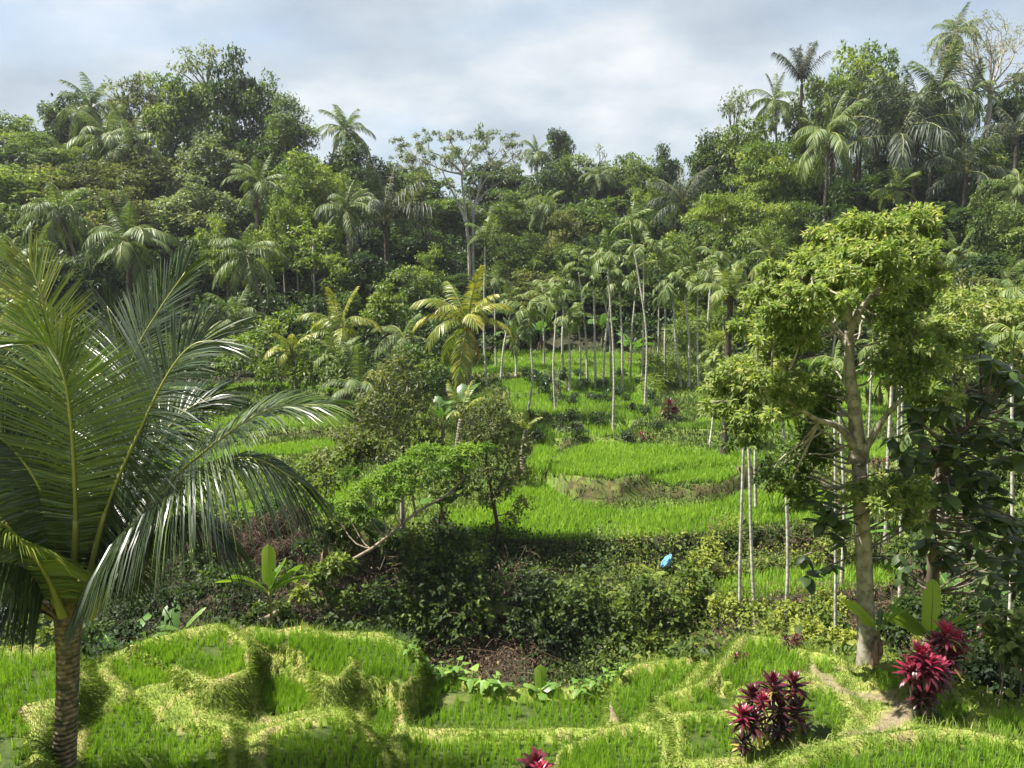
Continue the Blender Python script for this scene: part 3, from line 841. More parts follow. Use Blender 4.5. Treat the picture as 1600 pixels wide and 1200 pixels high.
FR['stout'] = [frond_set("stout_palm", [M['palm'], M['rachis']], 2.4, [(84, 20), (70, 50), (55, 75), (38, 95), (10, 90), (-20, 60)], nl=34, ll=0.75, wd=0.07, droop=0.3, tone=0.7, rr=0.04, tvar=0.12, s0=0.15)]
_dm = MB(); frond(_dm, arc_path(2.6, -55, 35), YAX, nl=34, ll=0.6, wd=0.06, droop=0.6, tone=0.5, rr=0.03, tvar=0.3)
DEADBROWN = _dm.mesh("dead_frond", [M['dry'], M['dry']])
DEAD = _dm.mesh("dead_frond", [M['dead_frond'], M['dry']])


def palm(name, label, cat, kind, base, top, size, nfr, group=None, trunk_r=0.14, mat='bark_palm', spread=(0, 7), bow=0.3, dead=0, seedoff=None, shaft=False, twod=None):
    """trunk from base to top and a crown of fronds, each frond a part"""
    base = np.asarray(base, float); top = np.asarray(top, float)
    t = thing(name, label, cat, base, group)
    rel = top - base
    side = runit(1)[0]; side[2] = 0
    pth = spline([np.zeros(3), rel * np.array([0.25, 0.25, 0.4]) + side * bow, rel * np.array([0.65, 0.65, 0.75]) + side * bow * 0.5, rel], 16)
    mb = MB()
    q = np.linspace(0, 1, 16)
    tube(mb, pth, trunk_r * (1.0 + 0.5 * np.exp(-q * 14) - 0.28 * q), 8)
    ob("trunk", mb.mesh("trunk", [M[mat]], smooth=True), t)
    if shaft:
        mb = MB(); tube(mb, [rel - np.array([0, 0, 0.1]), rel + np.array([0, 0, 0.35]), rel + np.array([0, 0, 0.75])], [trunk_r * 0.9, trunk_r * 1.1, trunk_r * 0.5], 8)
        ob("crownshaft", mb.mesh("crownshaft", [M['shaft']], smooth=True), t)
        rel = rel + np.array([0, 0, 0.6])
    sets = FR[kind]
    ph = rng.random() * 6.28
    for k in range(nfr):
        fs = sets[k % len(sets)]
        lv = int(round(spread[0] + (spread[1] - spread[0]) * (k / max(nfr - 1, 1)) ** 0.9))
        lv = min(max(lv + rng.integers(-1, 2), 0), len(fs) - 1)
        o = ob("frond", fs[lv], t, rel)
        o.rotation_euler = (rng.normal() * 0.12, rng.normal() * 0.06, ph + k * 2.39996 + rng.normal() * 0.18)
        s = size * rng.uniform(0.86, 1.1); o.scale = (s, s, s)
    for k in range(dead):
        o = ob("dead_frond", DEAD if kind == 'yellow' else DEADBROWN, t, rel); o.rotation_euler = (0, 0, rng.random() * 6.28); o.scale = (size,) * 3
    return t


def limb(mb, a, b, ra, rb, sag=0.12, n=8, sides=6, mat=0):
    a = np.asarray(a, float); b = np.asarray(b, float); d = b - a; L = np.linalg.norm(d)
    m1 = a + d * 0.35 + np.array([0, 0, -sag * L]) * 0.6 + runit(1)[0] * L * 0.06
    m2 = a + d * 0.7 + runit(1)[0] * L * 0.06
    pth = spline([a, m1, m2, b], n)
    tube(mb, pth, np.linspace(ra, rb, n), sides, 0.5, mat)
    return pth


def tree_proto(name, H, cb, rx, nclump, cr, leafL, leafW, dens, k, lmat, bmat='bark', env='round', flat=0.75, tvar=0.12, tr=0.28, nl=9, multi=1, ctone=0.16, shell=0.45):
    """crown of leaf clumps round a forked trunk; returns trunk mesh, crown mesh, height, half width"""
    C = []; tries = 0
    while len(C) < nclump and tries < 6000:
        tries += 1
        u = runit(1)[0] * rng.random() ** 0.4
        zc = (u[2] + 1) / 2
        if env == 'flat':
            w = 0.55 + 0.45 * zc; z = cb + (H - cb) * (0.25 + 0.75 * zc) - 0.10 * (u[0] ** 2 + u[1] ** 2) * (H - cb)
        elif env == 'cone':
            w = 1.08 - 0.85 * zc; z = cb + (H - cb) * zc
        elif env == 'column':
            w = 0.8 + 0.3 * math.sin(zc * 9 + u[0]); z = cb + (H - cb) * zc
        else:
            w = 1.0; z = cb + (H - cb) * zc
        p = np.array([u[0] * rx * w, u[1] * rx * w, z])
        if all(np.linalg.norm((p - c) * np.array([1, 1, 1.3])) > cr * 0.72 for c in C):
            C.append(p)
    C = np.array(C)
    R = cr * rng.uniform(0.7, 1.25, len(C))
    mb = MB()
    clumps(mb, C, R, dens, k, leafL, leafW, (0.5 + rng.normal(size=len(C)) * ctone).clip(0.1, 0.9), flat=flat, tvar=tvar, shell=shell)
    crown = mb.mesh("crown", [M[lmat]])
    tb = MB()
    for s in range(multi):
        off = np.array([rng.normal() * 0.3, rng.normal() * 0.3, 0]) if multi > 1 else np.zeros(3)
        top = np.array([rng.normal() * rx * (0.3 if multi > 1 else 0.12), rng.normal() * rx * (0.3 if multi > 1 else 0.12), cb + (H - cb) * 0.62])
        pth = spline([off, off + np.array([rng.normal() * 0.2, rng.normal() * 0.2, cb * 0.5]), top * np.array([0.4, 0.4, 0]) + off * 0.5 + np.array([0, 0, cb]), top], 14)
        tube(tb, pth, np.linspace(tr, tr * 0.3, 14) * (1 + 0.5 * np.exp(-np.linspace(0, 14, 14))), 8)
        for c in C[rng.permutation(len(C))[:nl]]:
            zz = np.clip(c[2] - 0.3 * np.linalg.norm(c[:2]) - 0.8, cb * 0.75, top[2])
            a = pth[np.argmin(np.abs(pth[:, 2] - zz))]
            limb(tb, a, c, tr * 0.42, 0.03)
    return tb.mesh("trunk", [M[bmat]], smooth=True), crown, H, rx


PROTO = {}


def add_proto(key, nvar, **kw):
    PROTO[key] = [tree_proto(key, **kw) for _ in range(nvar)]


add_proto('dense', 3, H=13, cb=2.5, rx=4.4, nclump=60, cr=1.35, leafL=0.50, leafW=0.25, dens=29, k=4, lmat='dense', ctone=0.22, tvar=.2)
add_proto('round', 1, H=11, cb=5.0, rx=3.0, nclump=40, cr=1.1, leafL=0.36, leafW=0.18, dens=55, k=4, lmat='dense', ctone=0.12)
add_proto('broad', 3, H=13, cb=2.5, rx=4.6, nclump=58, cr=1.35, leafL=0.50, leafW=0.24, dens=25, k=4, lmat='broad', ctone=0.24, tvar=.2)
add_proto('bright', 2, H=13, cb=3.0, rx=4.6, nclump=54, cr=1.3, leafL=0.46, leafW=0.22, dens=26, k=4, lmat='bright', ctone=0.24, tvar=.2)
add_proto('olive', 2, H=13, cb=2.5, rx=4.6, nclump=54, cr=1.3, leafL=0.46, leafW=0.20, dens=25, k=4, lmat='olive', ctone=0.24, tvar=.2)
add_proto('fleck', 1, H=13, cb=2.0, rx=4.2, nclump=55, cr=1.3, leafL=0.42, leafW=0.22, dens=36, k=4, lmat='pale', ctone=0.25, tvar=0.25)
add_proto('layer', 2, H=12, cb=2.0, rx=5.2, nclump=46, cr=1.65, leafL=0.32, leafW=0.14, dens=44, k=5, lmat='bright', flat=0.33, ctone=0.24, tvar=.2, bmat='bark_pale')
add_proto('fine', 2, H=13, cb=2.0, rx=4.5, nclump=60, cr=1.35, leafL=0.32, leafW=0.13, dens=44, k=5, lmat='broad', flat=0.5, ctone=0.24, tvar=.2)
add_proto('airy', 2, H=12, cb=3.5, rx=3.4, nclump=26, cr=1.0, leafL=0.34, leafW=0.17, dens=26, k=4, lmat='pale', ctone=0.2, nl=16, shell=0.3)
add_proto('cone', 1, H=15, cb=1.5, rx=5.2, nclump=85, cr=1.35, leafL=0.26, leafW=0.11, dens=58, k=5, lmat='broad', env='cone', flat=0.6, ctone=0.14)
add_proto('column', 2, H=12, cb=0.5, rx=1.9, nclump=36, cr=1.0, leafL=0.36, leafW=0.19, dens=40, k=4, lmat='broad', env='column', ctone=0.2)
add_proto('slim', 2, H=12, cb=4.5, rx=2.4, nclump=26, cr=1.0, leafL=0.34, leafW=0.18, dens=34, k=4, lmat='bright', ctone=0.2, tr=0.19, bmat='bark_pale', shell=0.35)
VAR = {}


def tree(kind, px, pytop, wpx, Y, label, group="trees on the wooded slopes", cat="tree", by=None, name=None):
    p = at(px, pytop, Y)
    g0 = zat(p[0], Y) - 0.15
    if by is not None:
        g0 = at(px, by, Y)[2]
    v = VAR.get(kind, 0); VAR[kind] = v + 1
    tm, cm, H, rx = PROTO[kind][v % len(PROTO[kind])]
    h = max(p[2] - g0, 2.0)
    sx = (wpx / F * Y) / (2 * rx) * 0.9
    t = thing(name or (kind + "_tree" if kind in ('dense', 'slim', 'bright', 'olive') else "broadleaf_tree"), label, cat, (p[0], Y, g0), group, rng.random() * 6.28, (sx, sx, h / H))
    ob("trunk", tm, t); ob("crown", cm, t)
    return t


def pix_plant(name, label, cat, circles, lmat, leafL, leafW, dens, k, base=None, stems=(), bmat='bark', tones=None, flat=0.9, group=None, shell=0.4, tvar=0.13, droop=0.25, tr=0.1, part=True, limbs=True, ctone=0.16, spread=0.9):
    """plant whose crown lobes were measured in the photograph: (px, py, radius px, distance)"""
    C = np.array([at(x, y, Y) for x, y, r, Y in circles]); R = np.array([r / F * Y for x, y, r, Y in circles])
    o0 = np.asarray(base if base is not None else np.array([C[:, 0].mean(), C[:, 1].mean(), zat(C[:, 0].mean(), C[:, 1].mean())]), float)
    t = thing(name, label, cat, o0, group)
    tb = MB(); have = False
    for pth, r0, r1 in stems:
        P = spline(np.array(pth) - o0, 16)
        q = np.linspace(0, 1, 16)
        tube(tb, P, r0 + (r1 - r0) * q + r0 * 0.45 * np.exp(-q * 16), 9); have = True
    if limbs:
        if have:
            allp = np.concatenate([spline(np.array(pth) - o0, 16) for pth, _, _ in stems])
        else:
            allp = np.array([[0, 0, 0.0]])
        for c in C - o0:
            d = np.linalg.norm(allp - c + np.array([0, 0, 0.8 * np.mean(R)]), axis=1)
            a = allp[np.argmin(d)]
            if np.linalg.norm(a - c) > 0.15:
                limb(tb, a, c, tr * 0.55, 0.012); have = True
    if have:
        ob("trunk", tb.mesh("trunk", [M[bmat]], smooth=True), t)
    mb = MB()
    tn = (0.5 + rng.normal(size=len(C)) * ctone) if tones is None else np.asarray(tones)
    clumps(mb, C - o0, R, dens / (np.mean(R) ** 2), k, leafL, leafW, tn.clip(0.05, 0.95), flat=flat, shell=shell, tvar=tvar, droop=droop, spread=spread)
    ob("crown", mb.mesh("crown", [M[lmat]]), t)
    return t


def strap(mb, path, S, w, tone, fold=0.25, mat=0, prof=None, notch=0.0, rnd=0.0):
    """long leaf blade: two folded halves along a curved midrib"""
    n = len(path); T = nrm(np.gradient(path, axis=0))
    S = np.broadcast_to(S, T.shape); S = nrm(S - T * (S * T).sum(1, keepdims=True)); Nn = np.cross(S, T)
    q = np.linspace(0, 1, n)
    pr = prof(q) if prof else np.sin(math.pi * (0.06 + 0.94 * q)) ** 0.7
    wl = w * pr; wr = wl.copy()
    if notch:
        wl = wl * np.where(rng.random(n) < notch, rng.uniform(0.35, 0.7, n), 1); wr = wr * np.where(rng.random(n) < notch, rng.uniform(0.35, 0.7, n), 1)
    Lf = path - S * wl[:, None] + Nn * (wl * fold)[:, None]; Rt = path + S * wr[:, None] + Nn * (wr * fold)[:, None]
    v = np.concatenate([Lf, path, Rt])
    i = np.arange(n - 1)
    f = np.concatenate([np.stack([i, i + n, i + n + 1, i + 1], 1), np.stack([i + n, i + 2 * n, i + 2 * n + 1, i + n + 1], 1)])
    mb.add(v, [f], np.clip(tone + rng.normal(size=3 * n) * rnd, 0, 1), mat)


BPROF = lambda q: np.where(q < 0.16, 0.03, np.clip((q - 0.16) / 0.10, 0, 1) ** 0.6 * np.clip((1.0 - q) / 0.16, 0, 1) ** 0.55)


def banana(name, label, base, height, leaves, group=None, stem_r=0.09, tones=0.6, cat="banana plant", dry=0):
    """pseudostem and paddle leaves; leaves: (azimuth deg, elevation, bend, length, half width, tone)"""
    t = thing(name, label, cat, base, group)
    mb = MB(); tube(mb, spline([[0, 0, -0.1], [0.02, 0.01, height * 0.5], [0, 0, height]], 8), np.linspace(stem_r * 1.2, stem_r * 0.6, 8), 8)
    ob("stem", mb.mesh("stem", [M['banana_stem']], smooth=True), t)
    for lf in leaves:
        az, el, bend, L, w, tn = lf[:6]
        mb = MB()
        pth = arc_path(L, el, bend, 22, 1.5)
        a = math.radians(az); Rm = np.array([[math.cos(a), -math.sin(a), 0], [math.sin(a), math.cos(a), 0], [0, 0, 1]])
        pth = pth @ Rm.T + np.array([0, 0, height * 0.96]); Sv = Rm @ YAX
        tw = rng.normal() * 0.25 if len(lf) < 7 else math.radians(lf[6])
        Sv = Sv * math.cos(tw) + np.array([0, 0, 1]) * math.sin(tw)
        strap(mb, pth, Sv, w, tn, fold=0.22, prof=BPROF, notch=0.12 if L > 1.3 else 0.06, rnd=0.04)
        tube(mb, pth, np.linspace(0.022, 0.005, 22) * L / 1.6, 5, 0.95)
        ob("leaf", mb.mesh("leaf", [M['banana'] if tn >= 0 else M['dry']]), t)
    for k in range(dry):
        mb = MB(); a = rng.random() * 6.28
        pth = arc_path(height * rng.uniform(0.5, 0.9), -60, 30, 10); Rm = np.array([[math.cos(a), -math.sin(a), 0], [math.sin(a), math.cos(a), 0], [0, 0, 1]])
        strap(mb, pth @ Rm.T + np.array([0, 0, height * 0.9]), Rm @ YAX, 0.10, 0.5, fold=0.6, notch=0.4, rnd=0.3)
        ob("dry_leaf", mb.mesh("dry_leaf", [M['dry']]), t)
    return t


def rand_banana_leaves(n, L, w, t0=0.25, t1=0.6):
    return [(k * 137.5 + rng.normal() * 15, rng.uniform(35, 85), rng.uniform(40, 110), L * rng.uniform(0.8, 1.15), w * rng.uniform(0.8, 1.1), rng.uniform(t0, t1)) for k in range(n)]


def cordyline(name, label, heads, base, Y, group="red cordylines", L=0.36, nleaf=38, yellow=0):
    """canes topped by rosettes of strap leaves; heads: (px, py, tone, leaf length factor)"""
    bx = np.asarray(base, float)
    t = thing(name, label, "cordyline", bx, group)
    cm = MB()
    for hi, (px, py, tn, sc, dy) in enumerate(heads):
        h = at(px, py, Y + dy) - bx
        foot = np.array([h[0] * 0.45 + rng.normal() * 0.03, h[1] * 0.45 + rng.normal() * 0.03, 0.0])
        tube(cm, spline([foot - np.array([0, 0, 0.05]), foot * 0.5 + h * 0.5 + runit(1)[0] * 0.03, h], 8), np.linspace(0.017, 0.012, 8), 6)
        mb = MB(); ph = rng.random() * 6
        for k in range(nleaf):
            q = k / (nleaf - 1)
            el = 86 - 84 * q ** 0.8 + rng.normal() * 7; ln = L * sc * (0.62 + 0.45 * min(1, q * 2.2)) * rng.uniform(0.85, 1.1)
            a = ph + k * 2.39996 + rng.normal() * 0.2
            Rm = np.array([[math.cos(a), -math.sin(a), 0], [math.sin(a), math.cos(a), 0], [0, 0, 1]])
            pth = arc_path(ln, el, 25 + 55 * q + rng.normal() * 10, 7, 1.3) @ Rm.T + h + np.array([0, 0, -0.20 * q * sc])
            old = yellow and q > 0.72 and rng.random() < yellow
            strap(mb, pth, Rm @ YAX, 0.034 * sc * rng.uniform(0.8, 1.15), float(np.clip(tn * (1.08 - 0.65 * q) + rng.normal() * 0.09, 0, 1)) if not old else rng.random(), fold=0.35, mat=1 if old else 0, rnd=0.05)
        ob("leaf_rosette", mb.mesh("leaf_rosette", [M['cordyline'], M['cord_yellow']]), t)
    ob("stem", cm.mesh("stem", [M['bark']], smooth=True), t)
    return t


def heart_plant(name, label, base, n, L, tone, cat="taro", group=None, mat='taro', hgt=0.5, azr=None):
    """stalked heart-shaped leaves from one point"""
    t = thing(name, label, cat, base, group)
    mb = MB()
    for k in range(n):
        a = k * 2.4 + rng.random(); h = hgt * rng.uniform(0.6, 1.15); out = rng.uniform(0.25, 0.6) * hgt
        d = np.array([math.cos(a), math.sin(a), 0])
        tip = d * out + np.array([0, 0, h])
        tube(mb, spline([np.zeros(3), tip * np.array([0.35, 0.35, 0.6]), tip], 6), 0.012, 5, 0.7)
        l = L * rng.uniform(0.7, 1.2); dd = nrm(d * 0.8 + np.array([0, 0, rng.uniform(-0.7, 0.5)]))
        pth = tip + dd * np.linspace(-0.25, 0.75, 8)[:, None] * l + np.array([0, 0, -1]) * (np.linspace(0, 1, 8) ** 2 * 0.2 * l)[:, None]
        strap(mb, pth, np.cross(np.array([0, 0, 1.0]), d), l * 0.40, tone + rng.normal() * 0.15, fold=0.2, prof=lambda q: np.clip(q / 0.12, 0, 1) ** 0.5 * np.clip(1.03 - q, 0, 1) ** 0.75, rnd=0.04)
    ob("leaves", mb.mesh("leaves", [M[mat]]), t)
    return t


def fern(name, label, base, n, L, group="ferns on the ravine bank", tone=0.6):
    t = thing(name, label, "fern", base, group)
    mb = MB()
    for k in range(n):
        a = k * 2.4 + rng.normal() * 0.3
        Rm = np.array([[math.cos(a), -math.sin(a), 0], [math.sin(a), math.cos(a), 0], [0, 0, 1]])
        pth = arc_path(L * rng.uniform(0.7, 1.15), rng.uniform(35, 75), rng.uniform(60, 100), 10) @ Rm.T
        frond(mb, pth, Rm @ YAX, 22, L * 0.22, 0.035, 0.2, a0=80, a1=55, s0=0.1, tone=tone, rr=0.006, nprof=0.8)
    ob("fronds", mb.mesh("fronds", [M['fern'], M['rachis']]), t)
    return t

# ------------------------------------------------------------------ the coconut palm in front, each frond measured in the photograph
pb = hit(98, 1194); pb = np.array([pb[0], pb[1], pb[2] - 0.1])
PY = pb[1]
KY = PY / 9.6
ptop = at(107, 958, PY)
fp = thing("coconut_palm", "large coconut palm with ringed trunk and long dark fronds at the left front", "palm", pb)
mb = MB()
rel = ptop - pb
n = 40; q = np.linspace(0, 1, n)
pth = spline([np.zeros(3), rel * 0.35 + np.array([0.02, 0, 0]), rel * 0.7 + np.array([0.0, 0.03, 0]), rel], n)
tube(mb, pth, 0.168 - 0.025 * np.sin(q * 3) + 0.022 * q ** 3 + 0.004 * np.sin(q * 95), 16)
ob("trunk", mb.mesh("trunk", [M['bark_front']], smooth=True), fp)
FRONDS = [
    ([(112, 950, 9.55), (118, 835, 9.2), (115, 725, 9.0), (107, 630, 8.9), (94, 570, 8.9), (72, 538, 8.85), (44, 538, 8.75)], (0, 0.3, 1), 74, 1.28, .12, 0.50, 0.25),
    ([(122, 950, 9.6), (148, 820, 9.7), (178, 680, 9.8), (208, 560, 9.9), (248, 486, 10.0), (290, 425, 10.1)], (-.6, -1, .25), 66, 1.05, .12, 0.45, 0.1),
    ([(100, 950, 9.75), (92, 800, 10.0), (86, 650, 10.2), (78, 530, 10.4), (64, 460, 10.5), (44, 405, 10.6)], (.3, -1, .1), 56, 0.95, .04, 0.78, 0.1),
    ([(130, 950, 9.5), (165, 800, 9.3), (215, 680, 9.2), (262, 585, 9.2), (300, 540, 9.2), (340, 532, 9.2)], (-.2, -.75, .6), 66, 1.2, .20, 0.42, 0.05),
    ([(138, 955, 9.5), (190, 845, 9.3), (260, 760, 9.2), (340, 690, 9.2), (420, 640, 9.2), (505, 632, 9.2)], (0, -.25, 1), 64, 1.0, .35, 0.5, 0.15),
    ([(140, 955, 9.5), (185, 850, 9.2), (245, 780, 9.0), (322, 730, 8.9), (395, 716, 8.9), (460, 748, 8.9)], (0, -.2, 1), 70, 1.15, .95, 0.45, 0.1),
    ([(95, 955, 9.5), (60, 890, 9.3), (10, 850, 9.1), (-60, 830, 8.9), (-140, 850, 8.7)], (0, -.3, 1), 56, 1.0, .55, 0.45, 0.05),
    ([(96, 950, 9.7), (62, 820, 9.9), (22, 700, 10.0), (-28, 590, 10.1), (-90, 520, 10.2)], (.7, -.8, .3), 60, 1.05, .2, 0.45, 0.1),
    ([(92, 950, 9.6), (42, 840, 9.5), (-25, 750, 9.4), (-110, 690, 9.4), (-210, 680, 9.4)], (.2, -.5, .9), 60, 1.05, .35, 0.42, 0),
    ([(118, 945, 9.9), (158, 790, 10.3), (182, 660, 10.7), (186, 560, 11.0), (168, 478, 11.2)], (-.4, -.9, .2), 54, 0.95, .06, 0.42, 0.05),
    ([(98, 962, 9.4), (76, 905, 9.1), (42, 855, 8.8), (0, 818, 8.6), (-50, 812, 8.4)], (0, -.1, 1), 54, 0.8, .5, 0.72, 0.2),
    ([(140, 965, 9.6), (195, 880, 9.5), (245, 822, 9.5), (300, 805, 9.5), (345, 830, 9.5)], (0, .1, 1), 60, .95, .9, 0.36, 0),
    ([(108, 950, 9.5), (92, 850, 9.25), (58, 755, 9.0), (8, 690, 8.9), (-50, 655, 8.8)], (.3, -.6, .7), 60, 1.1, .25, 0.42, 0.05),
    ([(128, 950, 9.7), (178, 820, 9.9), (228, 720, 10.1), (280, 650, 10.3), (330, 620, 10.5)], (-.3, -.6, .8), 60, 1.2, .3, 0.38, 0),
    ([(84, 965, 9.6), (40, 925, 9.5), (-20, 915, 9.4), (-90, 940, 9.3)], (0, -.1, 1), 46, 0.9, .8, 0.4, 0),
]
for pts, up, nl, ll, dr, tn, tf in FRONDS:
    P = spline(np.array([at(x, y, Y * KY) for x, y, Y in pts]), 36) - pb
    T = nrm(np.gradient(P, axis=0))
    up = np.array(up, float)
    Sv = np.cross(T, np.broadcast_to(up, T.shape))
    mb = MB()
    frond(mb, P, Sv, int(nl * 3.4), ll * KY * 0.95, 0.020 * KY, dr, a0=88, a1=18, apow=2.0, s0=0.17, tone=tn, lift=0.16, rr=0.036, tvar=0.08, tipfade=tf, nprof=0.6, sides=8, lmin=0.26)
    # swollen leaf base
    tube(mb, P[:8], np.linspace(0.065, 0.035, 8), 8, 0.5, 1)
    ob("frond", mb.mesh("frond", [M['palm_front'], M['rachis']]), fp)
mb = MB(); tube(mb, [rel + np.array([0, 0, z]) for z in (-.06, 0.02, .12, .24, .38, .5)], [.155, .20, .205, .17, .12, .04], 12)
ob("fibre_sheath", mb.mesh("fibre_sheath", [M['fibre']], smooth=True), fp)
for k in range(12):                                                 # dry sheath flaps between the leaf bases
    mb = MB(); a = rng.random() * 6.28
    Rm = np.array([[math.cos(a), -math.sin(a), 0], [math.sin(a), math.cos(a), 0], [0, 0, 1]])
    pth = arc_path(rng.uniform(0.3, 0.75), rng.uniform(50, 88), rng.uniform(10, 70), 9) @ Rm.T + rel + np.array([0, 0, -0.14]) + Rm @ np.array([0.1, 0, 0])
    strap(mb, pth, Rm @ YAX, rng.uniform(0.05, 0.10), 0.5, fold=-0.3, rnd=0.1)
    ob("sheath", mb.mesh("sheath", [M['fibre']]), fp)

# ------------------------------------------------------------------ the big tree on the near bank, right
bb = onz(1356, 1036, -6.72); bb[2] = zat(bb[0], bb[1]); BY = bb[1]
A = lambda x, y, dy=0.0: at(x, y, BY + dy)
bb[2] -= 0.15
stems = [([bb, A(1353, 960), A(1350, 880), A(1345, 790), A(1342, 720)], 0.15, 0.118),
         ([A(1342, 722), A(1336, 650), A(1328, 580), A(1326, 500), A(1320, 440), A(1335, 380)], 0.125, 0.03),
         ([A(1342, 720), A(1365, 680, -.2), A(1392, 640, -.4), A(1440, 600, -.6)], 0.068, 0.025),
         ([A(1340, 705), A(1312, 668, -.2), A(1275, 655, -.4), A(1225, 625, -.5), A(1165, 630, -.6)], 0.065, 0.02),
         ([A(1327, 540), A(1290, 500, .2), A(1240, 470, .3), A(1195, 490, .3)], 0.06, 0.02),
         ([A(1326, 520), A(1355, 470, -.2), A(1400, 430, -.2), A(1430, 380, -.1)], 0.06, 0.02),
         ([A(1326, 500), A(1300, 430, -.3), A(1265, 420, -.4)], 0.05, 0.02),
         ([A(1350, 800), A(1372, 775, -.3), A(1400, 765, -.5)], 0.03, 0.012)]
circ = []
for x, y, r, dy in [(1375, 362, 34, 0), (1425, 350, 34, .3), (1340, 360, 32, -.3), (1300, 385, 36, .2), (1360, 405, 40, -.7), (1430, 400, 38, -.3), (1455, 430, 24, .4),
                    (1265, 420, 38, -.4), (1310, 435, 40, -.9), (1390, 445, 38, -.8), (1225, 450, 38, .1), (1250, 480, 36, -.8), (1190, 480, 32, .3), (1180, 520, 28, .1),
                    (1215, 515, 34, -.6), (1290, 480, 36, -.5), (1350, 470, 34, .7), (1200, 560, 24, .4), (1425, 470, 34, .2), (1400, 500, 28, -.5), (1240, 535, 28, .4),
                    (1420, 545, 32, -.5), (1455, 570, 34, -.7), (1425, 600, 32, -.9), (1390, 570, 24, .3), (1475, 540, 28, 0), (1462, 615, 28, -.5),
                    (1145, 580, 34, -.6), (1120, 610, 22, -.4), (1130, 640, 28, -.7), (1175, 610, 34, -.8), (1215, 600, 32, -.5), (1165, 655, 34, -.9), (1205, 650, 30, -.3), (1160, 690, 22, -.9), (1240, 625, 26, -.2),
                    (1275, 610, 28, .5), (1280, 650, 26, .5), (1300, 600, 24, .8), (1265, 690, 26, .3), (1240, 720, 26, .2), (1225, 745, 26, .1), (1255, 760, 24, .1), (1240, 775, 18, 0), (1290, 705, 18, .4),
                    (1365, 765, 22, -.5), (1400, 760, 28, -.7), (1430, 775, 26, -.7), (1390, 790, 24, -.8), (1335, 775, 16, -.6), (1425, 800, 18, -.6)]:
    circ.append((x, y, r * 0.95, BY + dy * 1.3))
    for _ in range(3):
        a_ = rng.random() * 6.28
        circ.append((x + math.cos(a_) * r * rng.uniform(.7, 1.25), y + math.sin(a_) * r * .9, r * rng.uniform(.35, .6), BY + dy * 1.3 + rng.normal() * .35))
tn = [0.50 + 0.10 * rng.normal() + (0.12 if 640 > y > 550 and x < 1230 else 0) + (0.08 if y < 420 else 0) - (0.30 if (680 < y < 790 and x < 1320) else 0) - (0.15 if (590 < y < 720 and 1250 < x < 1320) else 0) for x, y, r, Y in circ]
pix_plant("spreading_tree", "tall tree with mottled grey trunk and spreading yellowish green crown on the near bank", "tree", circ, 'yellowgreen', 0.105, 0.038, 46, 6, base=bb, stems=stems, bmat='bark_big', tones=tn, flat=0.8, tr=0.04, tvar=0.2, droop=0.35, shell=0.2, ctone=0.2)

# second yellowish tree right of it
ty = 24.0
g2 = np.array([at(1475, 760, ty)[0], ty, zat(at(1475, 760, ty)[0], ty) - 0.1])
B2 = lambda x, y, dy=0.0: at(x, y, ty + dy)
circ = [(x, y, r, ty + dy) for x, y, r, dy in [(1500, 480, 40, 0), (1545, 500, 38, .5), (1580, 490, 34, .5), (1480, 520, 38, -.4), (1530, 545, 40, -.6), (1585, 545, 36, -.3), (1500, 575, 34, -.5), (1560, 585, 34, -.2),
        (1610, 530, 36, 0), (1600, 590, 34, 0), (1470, 470, 24, .5), (1530, 470, 28, .8), (1480, 640, 36, -1), (1510, 655, 28, -1), (1450, 655, 26, -1), (1630, 500, 40, .5), (1480, 680, 26, -1)]]
pix_plant("spreading_tree", "broad yellow-green tree whose crown fills the gap right of the mottled trunk", "tree", circ, 'yellowgreen', 0.19, 0.072, 95, 6, base=g2, stems=[([g2, B2(1470, 780), B2(1480, 700), B2(1510, 600), B2(1530, 540)], 0.09, 0.04)], bmat='bark_big', flat=0.75, tr=0.05, tvar=0.2, droop=0.3, tones=[.72 + .15 * rng.normal() for _ in circ])

# large-leaved dark tree at the right edge
ly = BY - 0.4
lb = np.array([at(1452, 1000, ly + 2.5)[0], ly + 2.5, 0]); lb[2] = zat(lb[0], lb[1]) - 0.1
Lp = lambda x, y, dy=0.0: at(x, y, ly + dy)
t = thing("big_leaf_tree", "dark tree with very large drooping leaves at the right edge of the near bank", "tree", lb)
tb = MB()
main = spline([lb, Lp(1458, 900, 2.2), Lp(1450, 810, 1.6), Lp(1470, 740, 1.0), Lp(1490, 690, .6), Lp(1530, 650, .4)], 24) - lb
tube(tb, main, np.linspace(0.13, 0.05, 24), 9)
lm = MB()
tips = []
for cx, cy, r, k, dy in [(1480, 700, 50, 7, .3), (1535, 650, 50, 7, .2), (1580, 600, 34, 4, .4), (1575, 720, 45, 7, .2), (1420, 690, 28, 4, -.2), (1420, 640, 20, 2, 0), (1455, 770, 40, 6, .3), (1530, 785, 60, 10, .3), (1585, 830, 40, 6, .4), (1440, 845, 34, 4, 2.2), (1510, 850, 50, 8, 1.4),
                         (1290, 800, 24, 3, -.3), (1318, 815, 16, 2, -.3), (1300, 858, 26, 3, -.3), (1400, 740, 24, 2, .2), (1545, 560, 30, 3, .6), (1600, 680, 30, 4, 0), (1420, 880, 20, 2, 2.4), (1565, 890, 46, 6, 1.8)]:
    for _ in range(int(k * 1.9)):
        tips.append((cx + rng.normal() * r * .7, cy + rng.normal() * r * .6, dy + rng.normal() * 0.4))
